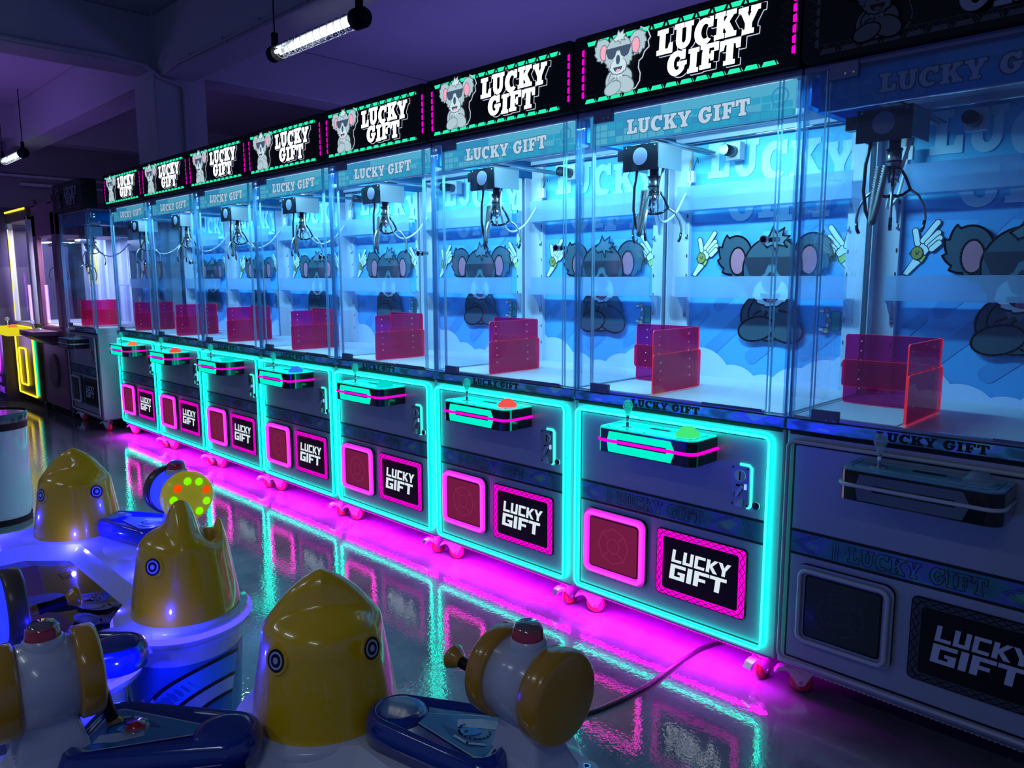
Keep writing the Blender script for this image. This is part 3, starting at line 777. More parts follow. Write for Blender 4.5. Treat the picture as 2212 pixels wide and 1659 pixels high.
    b.sweep(pts, .0052, 'cable_white', 8); b.box(.078, .093, .617, .637, 1.760, 1.808, 'cable_white', .002); b.box(.097, .112, .617, .637, 1.760, 1.808, 'cable_white', .002)
    b.sweep([(.086, .625, 1.805), (.088, .630, 1.85), (.10, .638, 1.875), (.112, .64, 1.86)], .002, 'wire_orange', 5); b.sweep([(.104, .625, 1.805), (.110, .630, 1.84), (.116, .638, 1.86), (.118, .64, 1.84)], .002, 'cable_black', 5)
    b.build('power_cable', root)
    # pink acrylic chute guard
    px, py = .316, .352
    def sheet(name, par, c0, c1, along, pos, z0, z1, th=.004):
        b = MB('pink_acrylic')
        f = (lambda u, v, d: (pos + d, u, v)) if along == 'y' else (lambda u, v, d: (u, pos + d, v))
        b.prism(rrect(c0, c1, z0, z1, .010, 3), f, 0, th, 'pink_acrylic', 'pink_edge')
        return b.build(name, par)
    s1 = sheet('chute_panel', root, .035, py, 'y', px, .933, 1.168); s2 = sheet('chute_panel', root, .022, px - .002, 'x', py, .933, 1.168)
    s3 = sheet('height_plate', s1, .028, py + .004, 'y', px + .006, .935, 1.080); s4 = sheet('height_plate', s2, .018, px - .002, 'x', py - .009, .990, 1.082)
    for p, al in ((s1, 'y'), (s2, 'x')):
        b = MB('chrome')
        for u in (.075, .275):
            for i in range(6):
                z = .985 + i * .032
                if al == 'y': b.cyl((px - .001, u, z), (px + .0115 if z < 1.08 else px + .005, u, z), .0028, 'hole_pink' if i != 2 else 'chrome', 8)
                else: b.cyl((u, py + .005, z), (u, py - .011 if .99 < z < 1.08 else py - .001, z), .0028, 'hole_pink' if i != 2 else 'chrome', 8)
        b.build('screw_holes', p)
    # header sign
    YH = -.039
    HX0, HX1, HZ0, HZ1 = -.002, .850, 1.970, 2.222
    fh = lambda u, v, d: (u, YH - d, v)
    b = MB('black'); b.prism(rrect(HX0, HX1, HZ0, HZ1, .016), fh, 0, -.12, 'black', 'black')
    hs = b.build('header_sign', root)
    b = MB('line_grey'); A = Art(b, fh); A.k = 1
    LG = 'line_grey'
    for z0, z1 in ((2.178, 2.205), (1.987, 2.012)):
        n = 22
        for i in range(n):
            x = .05 + .74 * i / n; s_ = .74 / n
            A.line([(x, z0), (x + s_ / 2, z1)], .0012, LG); A.line([(x + s_ / 2, z1), (x + s_, z0)], .0012, LG)
        A.line([(.045, z1), (.80, z1)], .0012, LG) if z0 < 2.1 else A.line([(.06, z1), (.79, z1)], .0012, LG)
    for x0, x1 in ((.012, .036), (.790, .815)):
        n = 6
        for i in range(n):
            z = 2.01 + .16 * i / n; s_ = .16 / n
            A.line([(x0, z), (x1, z + s_ / 2)], .0012, LG); A.line([(x1, z + s_ / 2), (x0, z + s_)], .0012, LG)
    b.build('lattice_print', hs)
    TL, MG = g('led_teal', 'off_dim'), g('neon_magenta', 'off_dim')
    for z0, z1, lo, hi in ((2.181, 2.196, .055, .790), (1.985, 1.999, .050, .790)):
        n = 13; s_ = (hi - lo) / n; b = MB(TL); A = Art(b, fh); A.k = 3
        for i in range(n):
            x = lo + i * s_
            A.poly([(x + .004, z1), (x + s_ * .82, z1), (x + s_ * .66, z0), (x + .010, z0)], TL) if z0 > 2.1 else A.poly([(x + .001, z0), (x + s_ * .86, z0), (x + s_ * .72, z1), (x + .008, z1)], TL)
            if z0 > 2.1: A.poly([(x + s_ * .86, z0 + .001), (x + s_ * 1.04, z0 + .001), (x + s_ * .95, z1 - .002)], TL)
            else: A.poly([(x + s_ * .84, z1), (x + s_ * .98, z0 + .001), (x + s_ * .90, z0 + .001)], TL)
        b.build('led_bar', hs)
    for x in (.041, .832):
        b = MB(MG); A = Art(b, fh); A.k = 3
        for i in range(6):
            z = 2.005 + i * .029
            A.poly([(x - .0055, z + .003), (x + .0055, z), (x + .0055, z + .026), (x - .0055, z + .022)], MG)
        b.build('side_led', hs)
    b = MB(g('koala_fur', 'off_koala')); A = Art(b, fh); A.k = 3
    HW = g('halo_white', 'off_dim')
    A.line([(.29, 2.200), (.318, 2.188), (.331, 2.160), (.322, 2.150), (.326, 2.130), (.308, 2.118), (.300, 2.100), (.286, 2.092), (.284, 2.070), (.292, 2.050), (.290, 2.026), (.274, 2.006), (.244, 1.998)], .0042, HW); A.layer()
    if lit: koala(A, .205, 2.098, .215, 'koala_fur', 'koala_light', 'koala_dark', 'koala_pink', 'koala_line')
    else: koala(A, .205, 2.098, .215, 'off_koala', 'off_koala2', 'black', 'off_pink', 'black')
    b.build('koala_emblem', hs)
    WH = g('letter_white', 'off_letter')
    b = MB(WH); A = Art(b, fh); A.k = 3
    T = text_polys('LUCKY', SLAB, .358, 2.095, .368, .077, shear=.05, jig=.03) + text_polys('GIFT', SLAB, .400, 2.016, .265, .073, shear=.05, jig=-.02)
    sh = lambda q, a, c_: [(u + a, v + c_) for u, v in q]
    for q in T: A.line(sh(q, .015, -.003), .0115, HW, True)
    A.layer()
    for q in T: A.line(sh(q, .0145, -.0025), .0075, 'black', True); A.poly(sh(q, .0145, -.0025), 'black')
    A.layer()
    for q in T: A.line(sh(q, .008, -.001), .006, 'black', True); A.poly(sh(q, .008, -.001), 'black')
    A.layer()
    for q in T: A.line(q, .0016, WH, True); A.poly(q, WH)
    b.build('lettering', hs)
    return root
pm('hose_grey', (0.33, 0.36, 0.40), 0.4)
em('flap_mark', (0.36, 0.03, 0.13), 0.58)
pm('off_dim2', (0.10, 0.13, 0.17), 0.4)
pm('hole_pink', (1.0, 0.5, 0.6), 0.3)
backlit('valance_blue2', (0.03, 0.42, 0.66))
backlit('valance_letter', (0.62, 0.78, 0.92))
pm('off_koala', (0.05, 0.06, 0.075), 0.5); pm('off_koala2', (0.07, 0.08, 0.1), 0.5); pm('off_pink', (0.06, 0.04, 0.05), 0.5); pm('off_letter', (0.20, 0.22, 0.28), 0.5)
glass('stick_clear', (0.6, 0.98, 0.9), 0.10, 0.8, (0.1, 0.9, 0.8), 0.5)

P = 0.86
proto = claw_machine(True)
proto.location = (-P, 0, 0)
GRP = 'lit claw machines in the long row'
labels = [
 'lit claw machine at the right end of the lit row with a green push button',
 'lit claw machine with an orange-red push button, second lit one from the right',
 'lit claw machine with a pale cyan push button, left of the red-button one',
 'lit claw machine with a blue push button, in the middle of the seven lit ones',
 'lit claw machine with a cyan push button, third lit one from the left',
 'lit claw machine with a pink-red push button, second lit one from the left',
 'leftmost lit claw machine with an orange push button, beside the dark black-signed one']
btn = ['button_green', 'button_red', 'button_cyan', 'button_blue', 'button_cyan', 'button_red', 'button_orange']
lit = [proto]
for k in range(2, 8):
    c = dup(proto); c.location = (-P * k, 0, 0); lit.append(c)
for k, o in enumerate(lit):
    tag(o, labels[k], 'claw machine', GRP)
    pb = find(o, 'push_button'); pb.material_slots[0].link = 'OBJECT'; pb.material_slots[0].material = MATS[btn[k]]
    x = o.location.x
    # lamps of the machine itself: top LED strips and the LED strip under its front edge
    area('interior_led', (x + .42, .10, 1.935), (math.radians(12), 0, 0), .76, .05, 25, (0.32, 0.86, 1.0))
    area('under_led', (x + .42, .010, .098), (0, 0, 0), .80, .012, 15, (0.82, 0.0, 0.95))
dark = claw_machine(False); dark.location = (0, 0, 0)
tag(dark, 'switched-off claw machine at the right edge of the photo, dark sign and grey unlit border', 'claw machine', 'switched-off claw machines')
dark2 = dup(dark); dark2.location = (-7.10, -.10, 0)
tag(dark2, 'switched-off claw machine left of the lit row, standing slightly forward, black sign', 'claw machine', 'switched-off claw machines')

# ------------------------------------------------------------------ the hall
def floor_mat():
    m, t, b = nt('polished_concrete')
    tc = t.nodes.new('ShaderNodeTexCoord')
    n1 = t.nodes.new('ShaderNodeTexNoise'); n1.inputs['Scale'].default_value = 1.6; n1.inputs['Detail'].default_value = 8; n1.inputs['Roughness'].default_value = .65
    r1 = t.nodes.new('ShaderNodeValToRGB'); r1.color_ramp.elements[0].position = .35; r1.color_ramp.elements[0].color = (.06, .07, .09, 1)
    r1.color_ramp.elements[1].position = .7; r1.color_ramp.elements[1].color = (.17, .19, .22, 1)
    n2 = t.nodes.new('ShaderNodeTexNoise'); n2.inputs['Scale'].default_value = 70; n2.inputs['Detail'].default_value = 2
    n3 = t.nodes.new('ShaderNodeTexNoise'); n3.inputs['Scale'].default_value = 9; n3.inputs['Detail'].default_value = 3
    ad = t.nodes.new('ShaderNodeMath'); ad.operation = 'MULTIPLY_ADD'; ad.inputs[1].default_value = 0.7
    bp = t.nodes.new('ShaderNodeBump'); bp.inputs['Strength'].default_value = .5; bp.inputs['Distance'].default_value = .0009
    rr = t.nodes.new('ShaderNodeMapRange'); rr.inputs['From Min'].default_value = .3; rr.inputs['From Max'].default_value = .7; rr.inputs['To Min'].default_value = .0; rr.inputs['To Max'].default_value = .03
    for n in (n1, n2, n3): t.links.new(tc.outputs['Object'], n.inputs['Vector'])
    t.links.new(n1.outputs['Fac'], r1.inputs[0]); t.links.new(r1.outputs[0], b.inputs['Base Color'])
    t.links.new(n3.outputs['Fac'], ad.inputs[0]); t.links.new(n2.outputs['Fac'], ad.inputs[2]); t.links.new(ad.outputs[0], bp.inputs['Height'])
    t.links.new(bp.outputs[0], b.inputs['Normal']); t.links.new(n1.outputs['Fac'], rr.inputs[0]); t.links.new(rr.outputs[0], b.inputs['Roughness'])
    b.inputs['IOR'].default_value = 2.3
floor_mat()
pm('painted_concrete', (0.42, 0.42, 0.46), 0.8, noise=0.05, nscale=3, bump=0.05)
pm('wall_paint', (0.20, 0.20, 0.22), 0.85, noise=0.06, nscale=2)
pm('conduit', (0.40, 0.40, 0.45), 0.5)
b = MB('polished_concrete'); b.box(-16, 5, -7, 7, -.1, 0, 'polished_concrete'); struct(b.build('floor'))
b = MB('painted_concrete'); b.box(-16, 5, -7, 7, 4.10, 4.25, 'painted_concrete'); struct(b.build('ceiling'))
b = MB('wall_paint'); b.box(-14.2, -14.0, -7, 7, 0, 4.1, 'wall_paint'); struct(b.build('wall_left'))
b = MB('wall_paint'); b.box(-14.0, 5, 6.8, 7, 0, 4.1, 'wall_paint'); struct(b.build('wall_back'))
b = MB('painted_concrete'); b.box(-8.05, -7.48, 1.0, 1.55, 0, 3.56, 'painted_concrete', .012, 1); b.box(-8.02, -7.51, 1.03, 1.5, 3.5, 4.1, 'painted_concrete')
struct(b.build('trim_column'))
b = MB('painted_concrete'); b.box(-8.0, -7.55, -7, 7, 3.56, 4.1, 'painted_concrete', .01, 1); struct(b.build('trim_crossbeam'))
b = MB('painted_concrete'); b.box(-14, 5, 1.05, 1.42, 3.48, 4.1, 'painted_concrete', .01, 1); struct(b.build('trim_beam'))
b = MB('painted_concrete'); b.box(-1.6, -1.2, 1.42, 7, 3.56, 4.1, 'painted_concrete'); struct(b.build('trim_rafter'))
b = MB('painted_concrete'); b.box(-13.8, -13.4, -7, 7, 3.6, 4.1, 'painted_concrete'); struct(b.build('trim_lintel'))
b = MB('conduit'); b.sweep([(-7.53, -3.2, 3.58), (-7.53, .60, 3.60), (-7.46, .92, 3.56), (-7.44, 1.05, 3.46), (-7.45, 1.28, 3.42), (-7.45, 1.30, 3.36), (-7.45, 1.30, 1.2)], .022, 'conduit', 8)
tag(b.build('wall_conduit'), 'pale conduit bending from the crossbeam down the face of the concrete column', 'pipe')
b = MB('conduit'); b.sweep([(-7.2, 1.03, 3.47), (-6.9, 1.02, 3.5), (-2.0, 1.02, 3.5)], .012, 'conduit', 6)
for i in range(7): b.box(-6.6 + i * .7, -6.58 + i * .7, 1.0, 1.04, 3.49, 3.53, 'conduit')
tag(b.build('beam_conduit'), 'thin cable conduit clipped along the lower edge of the long ceiling beam', 'pipe')
b = MB('conduit'); b.box(-13.99, -13.93, -2, 2.5, 3.06, 3.10, 'conduit'); b.box(-13.99, -13.9, 1.2, 4.5, 2.92, 2.97, 'conduit')
tag(b.build('wall_tray'), 'grey cable tray running along the far dark wall', 'pipe')

def tube_lamp(x, y, z, label):
    r = empty('tube_lamp', (x, y, z), label, 'lamp', 'caged tube lamps under the beam')
    b = MB('tube_white'); b.cyl((-1.16, -.02, 0), (-.05, -.02, 0), .016, 'tube_white', 12); b.cyl((-1.16, .02, .0), (-.05, .02, .0), .016, 'tube_white', 12); b.build('light_tube', r)
    b = MB('lamp_cover'); b.cyl((-1.18, 0, 0), (-.03, 0, 0), .052, 'lamp_cover', 20); b.box(-1.16, -.05, -.04, .04, .030, .036, 'off_white'); b.build('clear_cover', r)
    b = MB('chrome')
    for i in range(12):
        c = -1.10 + i * .093; b.sweep([(c, .058 * math.cos(a), .058 * math.sin(a)) for a in [2 * PI * k / 18 for k in range(18)]], .0028, 'steel', 5, True)
    for a in (.3, -.9, -2.2, PI - .3): b.sweep([(-1.18, .058 * math.cos(a), .058 * math.sin(a)), (-.03, .058 * math.cos(a), .058 * math.sin(a))], .0018, 'chrome', 5)
    b.build('wire_cage', r)
    b = MB('black'); b.cyl((-.06, 0, 0), (.03, 0, 0), .072, 'black'); b.cyl((-.01, 0, 0), (.06, 0, 0), .055, 'black'); b.box(-.03, .0, -.012, .012, .05, .13, 'black'); b.build('end_cap', r)
    b = MB('black'); b.cyl((-1.25, 0, 0), (-1.17, 0, 0), .062, 'black'); b.build('end_cap', r)
    for px in (-.015, -1.21):
        b = MB('black'); b.box(px - .02, px + .02, -.02, .02, .05, .16, 'black'); b.cyl((px, 0, .15), (px, 0, 4.1 - z), .006, 'black', 8); b.build('hanger', r)
    return r
glass('lamp_cover', (.95, .97, 1), .04)
l1 = tube_lamp(-3.66, .97, 3.17, 'caged tube lamp near the top of the photo, the larger of the two')
l2 = tube_lamp(-12.08, .84, 3.2, 'caged tube lamp at the far left edge of the photo')

# ------------------------------------------------------------------ machines further left
pm('maroon', (0.24, 0.08, 0.17), 0.45); pm('maroon_dark', (0.12, 0.04, 0.09), 0.5)
pm('yellow_panel', (0.75, 0.60, 0.04), 0.35); pm('yellow_dark', (0.16, 0.14, 0.04), 0.35, 0.3); pm('purple_body', (0.05, 0.035, 0.11), 0.4)
em('neon_yellow', (1.0, 0.72, 0.03), 1.5); em('neon_purple', (0.55, 0.06, 1.0), 1.5); em('sign_purple', (0.30, 0.04, 0.9), 0.8); em('screen_blue', (.05, .15, 1.0), .8)
glass('milky', (.9, .92, 1), .05, .6, (.7, .72, .9), .35)
def old_crane(name, x0, x1, y0, top, body, label, kind):
    r = empty(name, (x0, y0, 0), label, 'claw machine'); W = x1 - x0; D = .8
    lit_ = kind == 'yellow'
    b = MB(body); b.box(0, W, 0, D, .09, .90, body, .012); b.box(.03, W - .03, .05, D - .05, .0, .09, 'black'); b.build('cabinet_body', r)
    fw = .06 if lit_ else .13
    for x in (0, W - fw):
        b = MB(body); b.box(x, x + fw, 0, .05, .90, top - .1, 'off_white' if lit_ else body, .006); b.build('front_frame', r)
    b = MB(body); b.box(0, W, 0, D, top - (.14 if lit_ else .32), top, body, .01)
    if not lit_:
        for cx in (.10, W - .10): b.prism(arc(cx, top - .02, .07, .08, 0, 180, 10), lambda u, v, d: (u, d, v), 0, .03, body)
    b.build('top_sign', r)
    b = MB('clear_glass'); b.box(fw, W - fw, .02, .024, .90, top - .2, 'clear_glass'); b.build('front_glass', r)
    b = MB('side_glass'); b.box(W - .008, W - .002, .05, D - .05, .92, top - .2, 'side_glass'); b.build('side_glass', r)
    b = MB('white_steel'); b.box(.02, W - .02, D - .06, D, .90, top - .14, 'white_steel')
    for x in (.10, .38, .66): b.box(x, x + .08, D - .09, D - .06, .92, top - .2, 'milky'); 
    b.box(.18, .5, D - .065, D - .061, 1.3, 1.8, 'yellow_panel' if lit_ else 'white_steel'); b.build('back_panel', r)
    b = MB('prize_floor'); b.box(.02, W - .02, .03, D - .05, .885, .905, 'prize_floor'); b.build('prize_floor', r)
    b = MB('dark_steel'); b.box(W * .4, W * .62, .3, .45, 1.72, 1.80, 'dark_steel'); b.cyl((W / 2, .38, 1.5), (W / 2, .38, 1.72), .02, 'dark_steel')
    b.sweep([(W / 2 + .06 * math.cos(t), .38, 1.50 + .08 * math.sin(t)) for t in [2 * PI * k / 16 for k in range(16)]], .008, 'cable_black', 6, True)
    for a in (0, 2.1, 4.2):
        b.sweep([(W / 2 + q * math.cos(a), .38 + q * math.sin(a), z) for q, z in ((.02, 1.52), (.09, 1.47), (.11, 1.40), (.09, 1.35))], .005, 'dark_steel', 6)
    b.build('claw', r)
    cbody = 'console_yellow' if lit_ else 'maroon'
    b = MB(cbody); f = lambda u, v, d: (u, v, d)
    b.prism([(.0, .0), (.05, -.20), (W * .8, -.22), (W * .85, .0)], f, .78 if lit_ else .82, .86, cbody)
    if not lit_: b.prism([(0, .82), (-.22, .82), (-.04, .72), (0, .72)], lambda u, v, d: (d, u, v), .08, W * .75, 'maroon_dark')
    cc = b.build('control_console', r)
    b = MB('chrome'); b.cyl((W * .3, -.12, .86), (W * .3, -.12, .92), .006, 'chrome', 8); b.ball((W * .3, -.12, .94), .022, 'clear_plastic', 12); b.build('joystick', cc)
    b = MB('button_orange'); b.lathe([(.045, .86), (.04, .88), (0, .895)], (W * .55, -.12, 0), (0, 0, 1), 'button_orange' if lit_ else 'clear_plastic', 16); b.build('push_button', cc)
    if lit_:
        b = MB('neon_yellow'); b.sweep([(u, -.012, v) for u, v in rrect(.03, W - .12, .12, .86, .02, 4)], .009, 'neon_yellow', 6, True); b.build('neon_border', r)
        b = MB('neon_yellow'); b.sweep([(u, -.012, v) for u, v in rrect(.14, .42, .22, .62, .03, 4)], .010, 'neon_yellow', 6, True); b.build('prize_door_neon', r)
        b = MB('led_teal'); b.box(W - .085, W - .06, -.012, -.002, .14, .84, 'window_cyan'); b.build('light_bar', r)
        b = MB('neon_yellow'); b.box(.02, W - .02, -.008, .0, top - .03, top - .012, 'neon_yellow'); b.build('top_light', r)
        b = MB('neon_yellow'); b.box(.062, .070, -.004, .002, .92, top - .2, 'neon_yellow'); b.build('side_light', r)
    else:
        b = MB('maroon_dark'); b.cyl((W * .52, -.001, .45), (W * .52, -.012, .45), .17, 'off_pink'); b.cyl((W * .52, -.012, .45), (W * .52, -.016, .45), .14, 'maroon_dark'); b.build('prize_door', r)
    for x in (.06, W - .06):
        b = MB('black'); b.cyl((x - .012, .07, .035), (x + .012, .07, .035), .035, 'wheel_grey'); b.box(x - .02, x + .02, .04, .10, .06, .09, 'zinc'); b.build('caster', r)
    area('interior_led', (x0 + W / 2, y0 + .35, top - .34 if not lit_ else top - .2), (0, 0, 0), .5, .3, 34, (.85, .8, 1.0))
    return r
em('console_yellow', (.85, .72, .02), .9); pm('wheel_grey', (.08, .08, .09), .5)
old_crane('claw_machine', -7.95, -7.16, -.13, 2.10, 'maroon', 'maroon claw machine with solid window frame and unlit rounded top', 'maroon')
old_crane('claw_machine', -8.85, -8.0, -.16, 2.10, 'yellow_dark', 'claw machine edged in yellow neon with glowing yellow console', 'yellow')
# purple capsule-window machine at the left edge
r = empty('arcade_machine', (-9.9, -.28, 0), 'purple-lit arcade machine with rounded windows, cut off by the left edge', 'arcade machine')
b = MB('purple_body'); b.prism([(0, 0), (.98, 0), (.98, .75), (.93, 1.05), (.90, 1.5), (.93, 1.9), (.95, 2.15), (0, 2.15)], lambda u, v, d: (u, d, v), 0, .75, 'purple_body'); b.build('cabinet_body', r)
fr2 = lambda u, v, d: (u, -d, v)
for nm, (x0, x1, z0, z1, rr_) in (('window', (.30, .84, .30, 1.0, .20)), ('coin_window', (.62, .86, .95, 1.45, .11)), ('window', (.20, .80, 1.50, 2.0, .2))):
    b = MB('milky'); A = Art(b, fr2); A.k = 6; A.poly(rrect(x0, x1, z0, z1, rr_, 8), 'white_steel' if nm == 'window' else 'screen_blue2'); o = b.build(nm, r)
    b = MB('neon_purple'); b.sweep([(u, -.012, v) for u, v in rrect(x0 - .01, x1 + .01, z0 - .01, z1 + .01, rr_, 8)], .010, 'neon_purple', 6, True); b.build('neon_ring', o)
b = MB('sign_purple'); A = Art(b, fr2); A.k = 8
for q in text_polys('MN', BLOCK, .66, .20, .14, .07): A.poly(q, 'sign_purple')
for q in text_polys('TIME', BLOCK, .64, .09, .28, .07): A.poly(q, 'sign_purple')
b.build('lettering', r)
area('capsule_led', (-9.3, -.45, .9), (PI / 2, 0, 0), .6, .8, 8, (.5, .3, 1.0))

# trash-bin shaped light column
r = empty('display_drum', (-3.98, -1.36, 0), 'tall white drum with black bands, cut off by the left edge behind the game tables', 'drum')
b = MB('white_gloss'); b.lathe([(.150, .03), (.165, .10), (.168, .54)], (0, 0, 0), (0, 0, 1), 'white_gloss', 40); b.lathe([(.158, .0), (.158, .035)], (0, 0, 0), (0, 0, 1), 'black', 40); b.build('drum_body', r)
b = MB('black_gloss'); b.lathe([(.170, .535), (.172, .56), (.172, .575)], (0, 0, 0), (0, 0, 1), 'black', 40); b.lathe([(.173, .575), (.175, .615), (.168, .625)], (0, 0, 0), (0, 0, 1), 'drum_rim', 40); b.lathe([(.168, .618), (.0, .618)], (0, 0, 0), (0, 0, 1), 'black_gloss', 40); b.build('top_rim', r)

# power cord
b = MB('cable_black')
def FL(px, py, z=.008):
    d = F_ + R_ * ((px - 1106) / 1628.96) + U_ * ((829.5 - py) / 1628.96); t = (z - 1.35578) / d.z
    return Vector((1.01065, -2.27162, 1.35578)) + d * t
b.sweep([(-.20, .40, .008), (-.27, .25, .008)] + [FL(*q) for q in ((1540, 1392), (1512, 1402), (1480, 1422), (1440, 1450), (1400, 1480), (1350, 1508), (1300, 1530), (1255, 1545), (1180, 1570), (1080, 1600))], .0075, 'cable_black', 8)
tag(b.build('power_cord'), 'black power cord on the floor running out from under the lit machine', 'cord')

# ------------------------------------------------------------------ cannon game tables
def head(parent, x, y, fx, fy, z0=.5, sc_=1.0):
    """bird head tilted back; (fx, fy) is the side with the eyes, the open beak is on the other side"""
    L = math.hypot(fx, fy); fx /= L; fy /= L
    W_ = lambda u, v, z: (x + (fx * u - fy * v) * sc_, y + (fy * u + fx * v) * sc_, z0 + z)
    def h(u, v):
        r = math.hypot(u, v)
        if r > .111: hb = .160 * min(1.0, (.135 - r) / .024) ** .9
        else: hb = .160 + .066 * math.sqrt(1 - (r / .111) ** 2)
        hb -= .060 * math.exp(-((u + .058) / .020) ** 2 - (v / .055) ** 2)
        hu = .287 - .30 * abs(v) - 6.2 * v * v - .036 * (abs(u - .002) / .032) ** 2.6
        hl = .228 - .4 * abs(v) - 9 * v * v - .035 * (abs(u + .090) / .013) ** 2
        if r > .111: return hb
        k = .006; m = max(hb, hu, hl)
        return m + k * math.log(sum(math.exp(max(-40, (q - m) / k)) for q in (hb, hu, hl)))
    b = MB('head_yellow'); NR, NA = 46, 96; grid = []
    for i in range(NR + 1):
        t = i / NR; r = .135 * (1 - (1 - t) ** 1.9) if i < NR else .135
        row = []
        for j in range(NA):
            a = 2 * PI * j / NA; u, v = r * math.cos(a), r * math.sin(a)
            row.append(b.bm.verts.new(W_(u, v, h(u, v) if i < NR else 0.0)))
            if i == 0: break
        grid.append(row)
    fs = []
    for j in range(NA): fs.append(b.bm.faces.new([grid[0][0], grid[1][j], grid[1][(j + 1) % NA]]))
    for i in range(1, NR):
        for j in range(NA): fs.append(b.bm.faces.new([grid[i][j], grid[i + 1][j], grid[i + 1][(j + 1) % NA], grid[i][(j + 1) % NA]]))
    b.faces(fs, 'head_yellow', True)
    bmesh.ops.smooth_vert(b.bm, verts=[v for row in grid[2:-3] for v in row], factor=.5, use_axis_x=True, use_axis_y=True, use_axis_z=True)
    o = b.build('bird_head', parent)
    for sg in (-1, 1):
        a = sg * math.radians(46); ez = .148
        # surface radius at that height
        rr = .1125
        n = Vector((math.cos(a) * .98, math.sin(a) * .98, .22)); n.normalize(); c = Vector((math.cos(a) * rr, math.sin(a) * rr, ez))
        wn = Vector((fx * n.x - fy * n.y, fy * n.x + fx * n.y, n.z)); wc = Vector(W_(c.x, c.y, c.z))
        b = MB('eye_black'); b.cyl(wc - wn * .008, wc + wn * .0028, .0265, 'head_yellow', 28)
        b.cyl(wc, wc + wn * .0034, .0215, 'eye_black', 28); b.cyl(wc, wc + wn * .0038, .0165, 'eye_white', 28); b.cyl(wc, wc + wn * .0042, .0125, 'eye_black', 28); b.cyl(wc, wc + wn * .0046, .0062, 'eye_white', 20)
        b.build('eye', o)
    return o

def cannon(parent, x, y, ax, z0, litup, down=False):
    """drum on a pedestal, ax = horizontal unit vector towards the closed disc end"""
    ax = Vector((ax[0], ax[1], 0)).normalized(); s_ = Vector((-ax.y, ax.x, 0)); up = Vector((0, 0, 1)); c = Vector((x, y, z0))
    W_ = lambda u, v, z: c + ax * u + s_ * v + up * z
    b = MB('white_plastic')
    pr = [(.098, .0), (.098, .012), (.072, .020), (.056, .05), (.044, .10), (.046, .13)]
    rings = []
    for hw, z in pr:
        k = hw * (.86 if z < .015 else .80)
        pts = rrect(-hw, hw, -k, k, hw * .22, 4); rings.append([b.bm.verts.new(W_(u, v, z)) for u, v in pts])
    fs = [b.bm.faces.new(list(reversed(rings[0]))), b.bm.faces.new(rings[-1])]
    for A, B in zip(rings, rings[1:]):
        n = len(A)
        for k in range(n): fs.append(b.bm.faces.new([A[k], A[(k + 1) % n], B[(k + 1) % n], B[k]]))
    b.faces(fs, 'white_plastic', False)
    o = b.build('cannon', parent)
    for u in (-.078, .078):
        for v in (-.062, .062):
            b = MB('chrome'); p = W_(u, v, .010); b.cyl(p, p + up * .008, .0075, 'chrome', 12); b.cyl(p + up * .008, p + up * .0085, .004, 'black', 8); b.build('bolt', o)
    zc = .168; R0 = .077; DM = 'drum_lit_blue' if litup else 'white_plastic'
    cc = W_(0, 0, zc)
    b = MB(DM); b.cyl(cc - ax * .062, cc + ax * .062, R0 * .93, DM, 48); b.build('barrel', o)
    b = MB('cap_orange'); b.lathe([(R0 * .6, .040), (R0 * .98, .040), (R0 * 1.04, .046), (R0 * 1.05, .074), (R0 * .98, .083), (R0 * .9, .086), (0, .089)], cc, ax, 'cap_lit' if litup else 'cap_orange', 48, ); e = b.build('end_cap', o)
    if litup:
        for k in range(9):
            b = MB('spot_green')
            a = 2 * PI * k / 9 + .3; p = cc + ax * .0885 + s_ * (.055 * math.cos(a)) + up * (.055 * math.sin(a))
            m = 'spot_red' if k in (0, 3, 6) else 'spot_green'; b.lathe([(.013, -.002), (.011, .0025), (0, .004)], p, ax, m, 14); b.build('light_spot', o)
    b = MB('cap_orange'); b.lathe([(R0 * .5, -.045), (R0 * .98, -.045), (R0 * 1.04, -.050), (R0 * 1.04, -.078), (R0 * .97, -.084), (0, -.084)], cc, ax, 'cap_orange' if not litup else 'ring_dark', 48); b.build('end_ring', o)
    b = MB('cap_orange'); hp = cc - ax * .080 - s_ * .010 - up * .03; hd = (-ax + up * .10).normalized() if not down else (-ax * .25 - up).normalized()
    b.lathe([(.012, 0), (.013, .03), (.010, .06), (.011, .085), (.020, .100), (.024, .108), (.020, .114), (0, .116)], hp, hd, 'cap_orange', 20, mats=['cap_orange', 'black', 'black', 'cap_orange', 'cap_orange', 'cap_orange', 'cap_orange'])
    b.build('crank_handle', o)
    b = MB('white_plastic'); tp = cc + up * (R0 * .90) - ax * .004
    b.lathe([(.034, -.008), (.033, .006), (.028, .012)], tp, up, 'white_plastic', 24); b.lathe([(.028, .008), (.026, .028), (.022, .032)], tp, up, 'red_button', 20); b.lathe([(.024, .030), (.020, .036), (0, .037)], tp, up, 'clear_plastic', 20)
    b.build('top_button', o)
    return o
pm('ring_dark', (0.08, 0.06, 0.04), .3)

